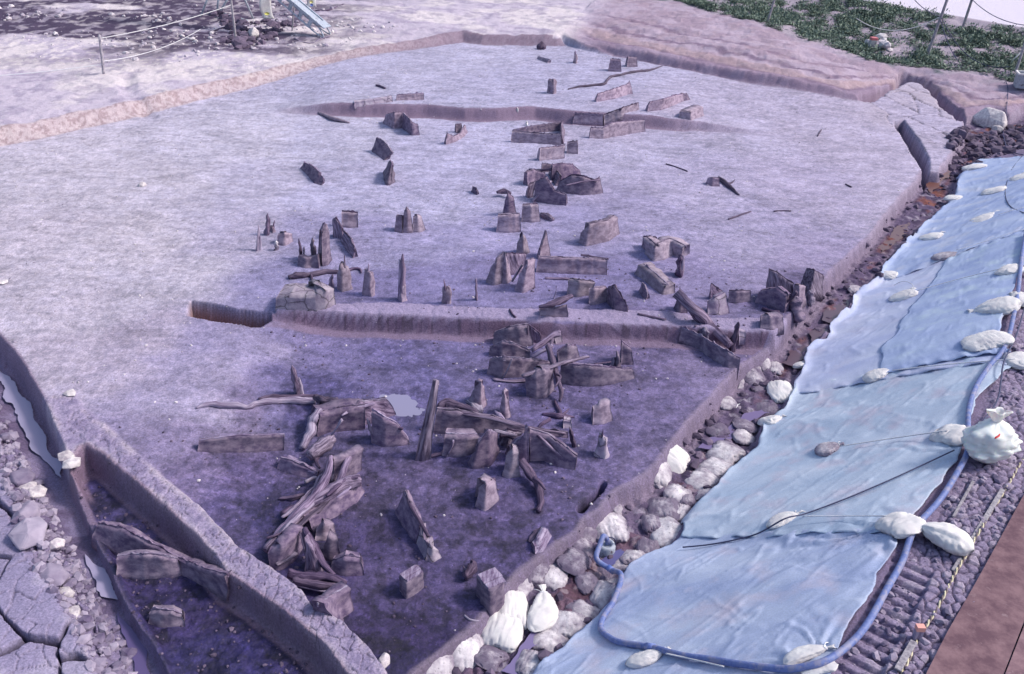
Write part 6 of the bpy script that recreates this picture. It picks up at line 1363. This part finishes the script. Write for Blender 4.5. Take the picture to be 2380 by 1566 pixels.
# pipe frame
def U(n,p,z): return Vector(at(*Q(n,[p])[0],z))
zg=zat(-12,38)
g1=G(*Q(16,[(230,240)])[0]); g2=G(*Q(16,[(465,208)])[0]); g3=G(*Q(16,[(1000,262)])[0])
root=empty('pipe_frame',tuple(g2)); tag(root,'white pipe frame with splayed legs on the plateau at the top','frame')
for (g_,tp) in ((g1,(330,-10)),(g2,(492,-10)),(g2+Vector((.05,.0,0)),(620,-10)),(g3,(880,-10))):
    t_=above(g_,*Q(16,[tp])[0]); t_=g_+(t_-g_)*1.9; V,F=tube([g_-Vector((0,0,.05)),t_],.045,8,0,0,1,1); mesh_obj('leg',V,F,M['metal'],root,tuple(g2))
ga=G(*Q(16,[(500,195)])[0]); gb=G(*Q(16,[(910,315)])[0]); V,F=tube([ga+Vector((0,0,.05)),gb+Vector((0,0,.05))],.05,8,0,0,1,1); mesh_obj('ground_bar',V,F,M['metal'],root,tuple(g2))
V,F=tube([G(*Q(16,[p])[0])+Vector((0,0,.03)) for p in ((450,250),(600,290),(690,275),(800,290))],.02,6,0,0,1,4); mesh_obj('bent_rod',V,F,M['pole'],root,tuple(g2))
# banners
def banner(label, pts, wl, seed, spots):
    """a cloth strip hanging from a line; pts: traced centre line from the top down, standing at one distance"""
    base=G(*Q(16,[pts[-1]])[0]); base=Vector(at(*Q(16,[(pts[-1][0],pts[-1][1]+40)])[0],zat(base.x,base.y)))
    C=[above(base,*Q(16,[p])[0]) for p in pts]; C=lerp_poly(C,16); V=[];F=[]
    sx=Vector((base.y,-base.x,0)).normalized()
    for i,c in enumerate(C):
        for j in range(7): V.append(c+sx*(j/6-.5)*wl+Vector((0,.05*math.sin(i*.5+j*.6+seed),0)))
    for i in range(16):
        for j in range(6): F.append((i*7+j,i*7+j+1,(i+1)*7+j+1,(i+1)*7+j))
    root=empty('cloth_banner',tuple(base)); tag(root,label,'banner','white banners at the top')
    o=mesh_obj('cloth',V,F,M['bag0'],root,tuple(base)); o.modifiers.new('t','SOLIDIFY').thickness=.01
    for cname,colr,i,w_,h_ in spots:
        m,_,b=node_mat(cname); b.inputs['Base Color'].default_value=(*colr,1); c=C[i]-Vector((base.x,base.y,0)).normalized()*.09
        q=[c+sx*(math.cos(a)*w_)+Vector((0,0,math.sin(a)*h_)) for a in [k*math.pi/6 for k in range(12)]]
        V2=q+[p+Vector((0,.006,0)) for p in q]; F2=[tuple(range(12)),tuple(range(23,11,-1))]+[(k,(k+1)%12,(k+1)%12+12,k+12) for k in range(12)]
        mesh_obj('printed_patch',V2,F2,m,root,tuple(base))
    return C
banner('long curved white banner with a pale yellow patch left of the conveyor',[(1175,-60),(1172,0),(1170,80),(1185,160),(1205,220),(1228,270)],.46,1,[('yellow_print',S((232,228,120),.85),12,.10,.06),('grey_print',S((190,186,200),.8),14,.10,.03)])
banner('short white banner with a blue spot right of the conveyor',[(1840,-80),(1838,-40),(1838,0),(1840,50),(1842,100)],.40,2,[('yellow_print_small',S((232,224,150),.85),9,.08,.06),('blue_print',S((120,140,220),.8),13,.07,.06)])
# belt conveyor
def conveyor():
    foot=G(*Q(16,[(1900,530)])[0]); lo=above(foot,*Q(16,[(1990,352)])[0]); d0=U(16,(1560,-40),zg+1.9)
    # direction of the belt: rises away to the upper left
    hi=Vector(at(*Q(16,[(1500,-60)])[0],lo.z+.95)); d=(hi-lo); d.normalize(); hi=lo+d*7.0
    s=d.cross(Vector((0,0,1))).normalized(); u=s.cross(d); root=empty('belt_conveyor',tuple(foot)); tag(root,'grey blue belt conveyor sloping down to the right at the top','conveyor')
    L=7.0; mid=(lo+hi)/2; c0=tuple(foot)
    mesh_obj('belt',*box(mid+u*.02,L,.42,.03,(d,s,u)),M['metal'],root,c0,smooth=False)
    for k in (-1,1):
        mesh_obj('side_rail',*box(mid+s*k*.25+u*.03,L,.05,.10,(d,s,u)),M['metal'],root,c0,smooth=False)
        mesh_obj('lower_rail',*box(mid+s*k*.25-u*.30,L*.94,.04,.04,(d,s,u)),M['metal'],root,c0,smooth=False)
    vf=[]
    for i in range(14):
        for k in (-1,1): vf.append(box(lo+d*(.35+i*.5)+s*k*.25-u*.13,.16,.03,.32,(d,s,u)))
    for v_ in vf: mesh_obj('stile',*v_,M['metal'],root,c0,smooth=False)
    V,F=tube([lo-s*.27,lo+s*.27],.07,14,0,0,1,1); mesh_obj('end_roller',V,F,M['pole'],root,c0)
    mesh_obj('end_cover',*box(lo+u*.06-d*.08,.36,.56,.04,(d,s,Vector(u))),M['metal'],root,c0,smooth=False)
    for k in (-1,1):
        a=lo+s*k*.25-u*.05; b=Vector((a.x-d.x*.2,a.y-d.y*.2,zat(a.x,a.y)+.03)); c_=lo+d*1.3+s*k*.25-u*.3
        V,F=tube([a,a.lerp(b,.5)-d*.12,b,b.lerp(c_,.4)+Vector((0,0,-.05)),c_],.028,8,0,0,1,5); mesh_obj('leg',V,F,M['metal'],root,c0)
conveyor()
# ------------------------------------------------------------------ right-hand verge: poles, wires, marker, box
R_G='leaning poles beside the road'
rb1,rt1=post('leftmost thin leaning pole on the grass by the road',(1783,52),(1812,-40),.05,R_G)
rb2,rt2=post('tallest leaning pole on the grass, carrying several wires',(2153,132),(2215,-40),.06,R_G)
rb3,rt3=post('grey pole at the road edge behind the wire carrying one',(2238,62),(2268,-30),.06,R_G)
rb4,rt4=post('leaning pole at the right frame edge above the white box',(2360,168),(2385,90),.05,R_G)
wp=rb2.lerp(rt2,.56); WG='wires hung from the leaning pole'
line('sagging wire stretching left from the tallest leaning pole',sag(wp,Vector(at(1990,42,1.9)),.5),.016,M['rope'],name='wire',cat='wire',group=WG)
line('wire rising left from the tallest leaning pole out of the frame',sag(wp,Vector(at(2110,-20,3.2)),.15),.014,M['cable'],name='wire',cat='wire',group=WG)
line('upper wire running down right from the tallest pole to the edge pole',sag(wp,rb4+Vector((-.3,0,.2)),.6),.014,M['cable'],name='wire',cat='wire',group=WG)
line('lower slack wire running down right from the tallest pole',sag(wp-Vector((0,0,.1)),rb4+Vector((-.6,-.3,.1)),.9),.014,M['cable'],name='wire',cat='wire',group=WG)
line('wire crossing above the road from the road edge pole',sag(rb3.lerp(rt3,.7),Vector(at(2420,60,2.2)),.3),.016,M['cable'],name='wire',cat='wire',group=WG)
line('black cable running down from the verge to the far tarpaulin',path([(2337,188,.04),(2343,205,.03),(2340,250,.05),(2334,290,.04),(2331,315,.04),(2345,345,.04),(2378,362,.05)]),.014,M['cable'],name='cable',cat='cable')
def marker():
    g=G(2025,117); root=empty('boundary_marker',tuple(g)); tag(root,'square white marker post with a red band on top, beside a rock heap','marker post'); t=above(g,2028,90); h=t.z-g.z
    V,F=box(g+Vector((0,0,h*.46)),.26,.26,h*.92+.1); o=mesh_obj('shaft',V,F,M['stone'],root,tuple(g),smooth=False); o.modifiers.new('b','BEVEL').width=.02
    m,_,b=node_mat('red_band'); b.inputs['Base Color'].default_value=(*S((220,120,130),.8),1); V,F=box(g+Vector((0,0,h*.96+.03)),.27,.27,.12); o=mesh_obj('red_cap',V,F,m,root,tuple(g),smooth=False); o.modifiers.new('b','BEVEL').width=.015
marker()
hp_=[G(*Q(3,[p])[0]) for p in [(1355,300),(1375,330),(1395,350),(1415,340),(1400,310),(1380,295),(1360,345),(1290,325),(1420,360)]]
parts=[ico_clod((p.x,p.y,p.z+.1+.08*(i%3)),.22,i*3.1) for i,p in enumerate(hp_)]+[ico_clod((p.x+.15,p.y+.1,p.z+.05),.14,i*7.7) for i,p in enumerate(hp_)]
o=mesh_obj('rock_heap',*join(*parts),CM2,smooth=False); tag(o,'small heap of pale rocks beside the red topped marker','rocks',kind='stuff')
def crate():
    g=G(2378,203); root=empty('plastic_crate',tuple(g)); tag(root,'grey open plastic crate at the right frame edge under a pole','crate'); ax=Vector((.95,-.3,0)).normalized(); ay=Vector((.3,.95,0)).normalized(); c=g+ax*.15; az=Vector((0,0,1))
    m=M['metal']; vf=[box(c+az*.03,.9,.6,.04,(ax,ay,az))]
    for k in (-1,1): vf.append(box(c+ay*k*.29+az*.27,.9,.03,.44,(ax,ay,az))); vf.append(box(c+ax*k*.44+az*.27,.03,.55,.44,(ax,ay,az)))
    mesh_obj('shell',*join(*vf),m,root,tuple(g),smooth=False); vf=[]
    for k in (-1,1): vf.append(box(c+ay*k*.30+az*.50,.98,.07,.05,(ax,ay,az))); vf.append(box(c+ax*k*.46+az*.50,.06,.53,.05,(ax,ay,az)))
    mesh_obj('rim',*join(*vf),M['bag0'],root,tuple(g),smooth=False)
crate()
lb_=G(2346,150); V,F=tube([lb_+Vector((0,0,.05)),above(lb_,2372,122)],.03,6,0,0,1,1); o=mesh_obj('bracing_stick',V,F,M['bag0'],loc=tuple(lb_)); tag(o,'short white stick leaning on the pole at the right frame edge','stick')
log('thin dark branch lying above the dark spoil of the left plateau',16,[(1900,150),(2050,150),(2180,110),(2300,60)],.03,mat='woodd',name='branch',cat='branch')
log('curved plank edge on the ground in front of the conveyor foot',16,[(1600,550),(1700,600),(1850,620),(1950,570),(2100,520)],.04,mat='woodl',name='lath',cat='board',flat=.4)
log('dark board lying at the left of the spoil heap',16,[(440,445),(560,400),(700,365)],.06,mat='woodd',name='board',cat='board',flat=.5)
# litter of peat and chips on the pit floor
PITF=[at(a,b,z)[:2] for a,b,z in [(0,340,0),(350,255,0),(800,160,.1),(1080,105,.3),(1290,105,.3),(1590,175,.25),(1990,250,0),(2200,310,0),(2140,395,0),(1840,730,0),(1500,1100,-.4),(1050,1500,-.45),(930,1560,-.45),(640,1310,-.4),(300,1030,-.2),(150,900,0),(0,770,0)]]
clods('soil_crumbs','fine dark crumbs of peat and wood chips scattered over the pit floor',PITF,4200,.005,.028,CM3,15,thin=lambda x,y: (fbm(x*.8,y*.8,4,310)>.49)&(tone(x,y).mean(-1)<.30+.12*vn(x*9,y*9,3)))
clods('soil_crumbs','small pale crumbs of clay scattered over the pit floor',PITF,2200,.005,.028,CM2,16,thin=lambda x,y: fbm(x*.9,y*.9,4,311)>.5)
clods('soil_clods','crumbs fallen into the lower left pit',SUBPIT,500,.006,.03,CM3,17)
# far side of the road
stz=1.3
# ------------------------------------------------------------------ weeds on the verge
def weeds():
    rnd=random.Random(11); N=34000
    P=[at(a,b,1.1)[:2] for a,b in [(1450,-40),(1585,8),(1785,60),(1919,88)]]+[at(a,b,z)[:2] for a,b,z in [(2019,120,.95),(2153,136,.8),(2287,170,.55),(2420,200,.45),(2500,120,.9),(2380,68,1.2),(2153,28,1.2),(1960,-6,1.2),(1800,-50,1.2)]]
    xs=[p[0] for p in P]; ys=[p[1] for p in P]
    X_=np.array([rnd.uniform(min(xs),max(xs)) for _ in range(N*3)]); Y_=np.array([rnd.uniform(min(ys),max(ys)) for _ in range(N*3)])
    k=(sdp(P,X_,Y_)>.1)&(fbm(X_*1.6,Y_*1.1,5,134)>.38+.18*np.array([rnd.random() for _ in range(N*3)])); X_=X_[k][:N]; Y_=Y_[k][:N]; Z_=terrain(X_,Y_)
    V=[];F=[]
    for x,y,z in zip(X_,Y_,Z_):
        for q in range(4):
            a=rnd.uniform(0,6.28); l=rnd.uniform(.03,.11); h=rnd.uniform(.0,.12)*(1+1.5*(rnd.random()>.9)); cx=x+rnd.uniform(-.1,.1); cy=y+rnd.uniform(-.1,.1); dx,dy=math.cos(a)*l,math.sin(a)*l; o=len(V)
            V+=[(cx-dx*.2,cy-dy*.2,z+h*.6),(cx+dx*.5-dy*.4,cy+dy*.5+dx*.4,z+h),(cx+dx,cy+dy,z+h*rnd.uniform(.6,1.3)),(cx+dx*.5+dy*.4,cy+dy*.5-dx*.4,z+h*.9)]; F.append((o,o+1,o+2,o+3))
    m,t,b=node_mat('weed_leaves'); g=t.nodes.new("ShaderNodeNewGeometry"); cr=t.nodes.new("ShaderNodeValToRGB"); e=cr.color_ramp.elements; e[0].color=(*S((58,96,96),.5),1); e[1].color=(*S((150,170,150),.65),1)
    t.links.new(g.outputs['Random Per Island'],cr.inputs[0]); t.links.new(cr.outputs[0],b.inputs['Base Color']); b.inputs['Roughness'].default_value=.7
    o=mesh_obj('weeds',V,F,m,smooth=False); tag(o,'low green weeds growing in patches between bank and road','weeds',kind='stuff')
weeds()
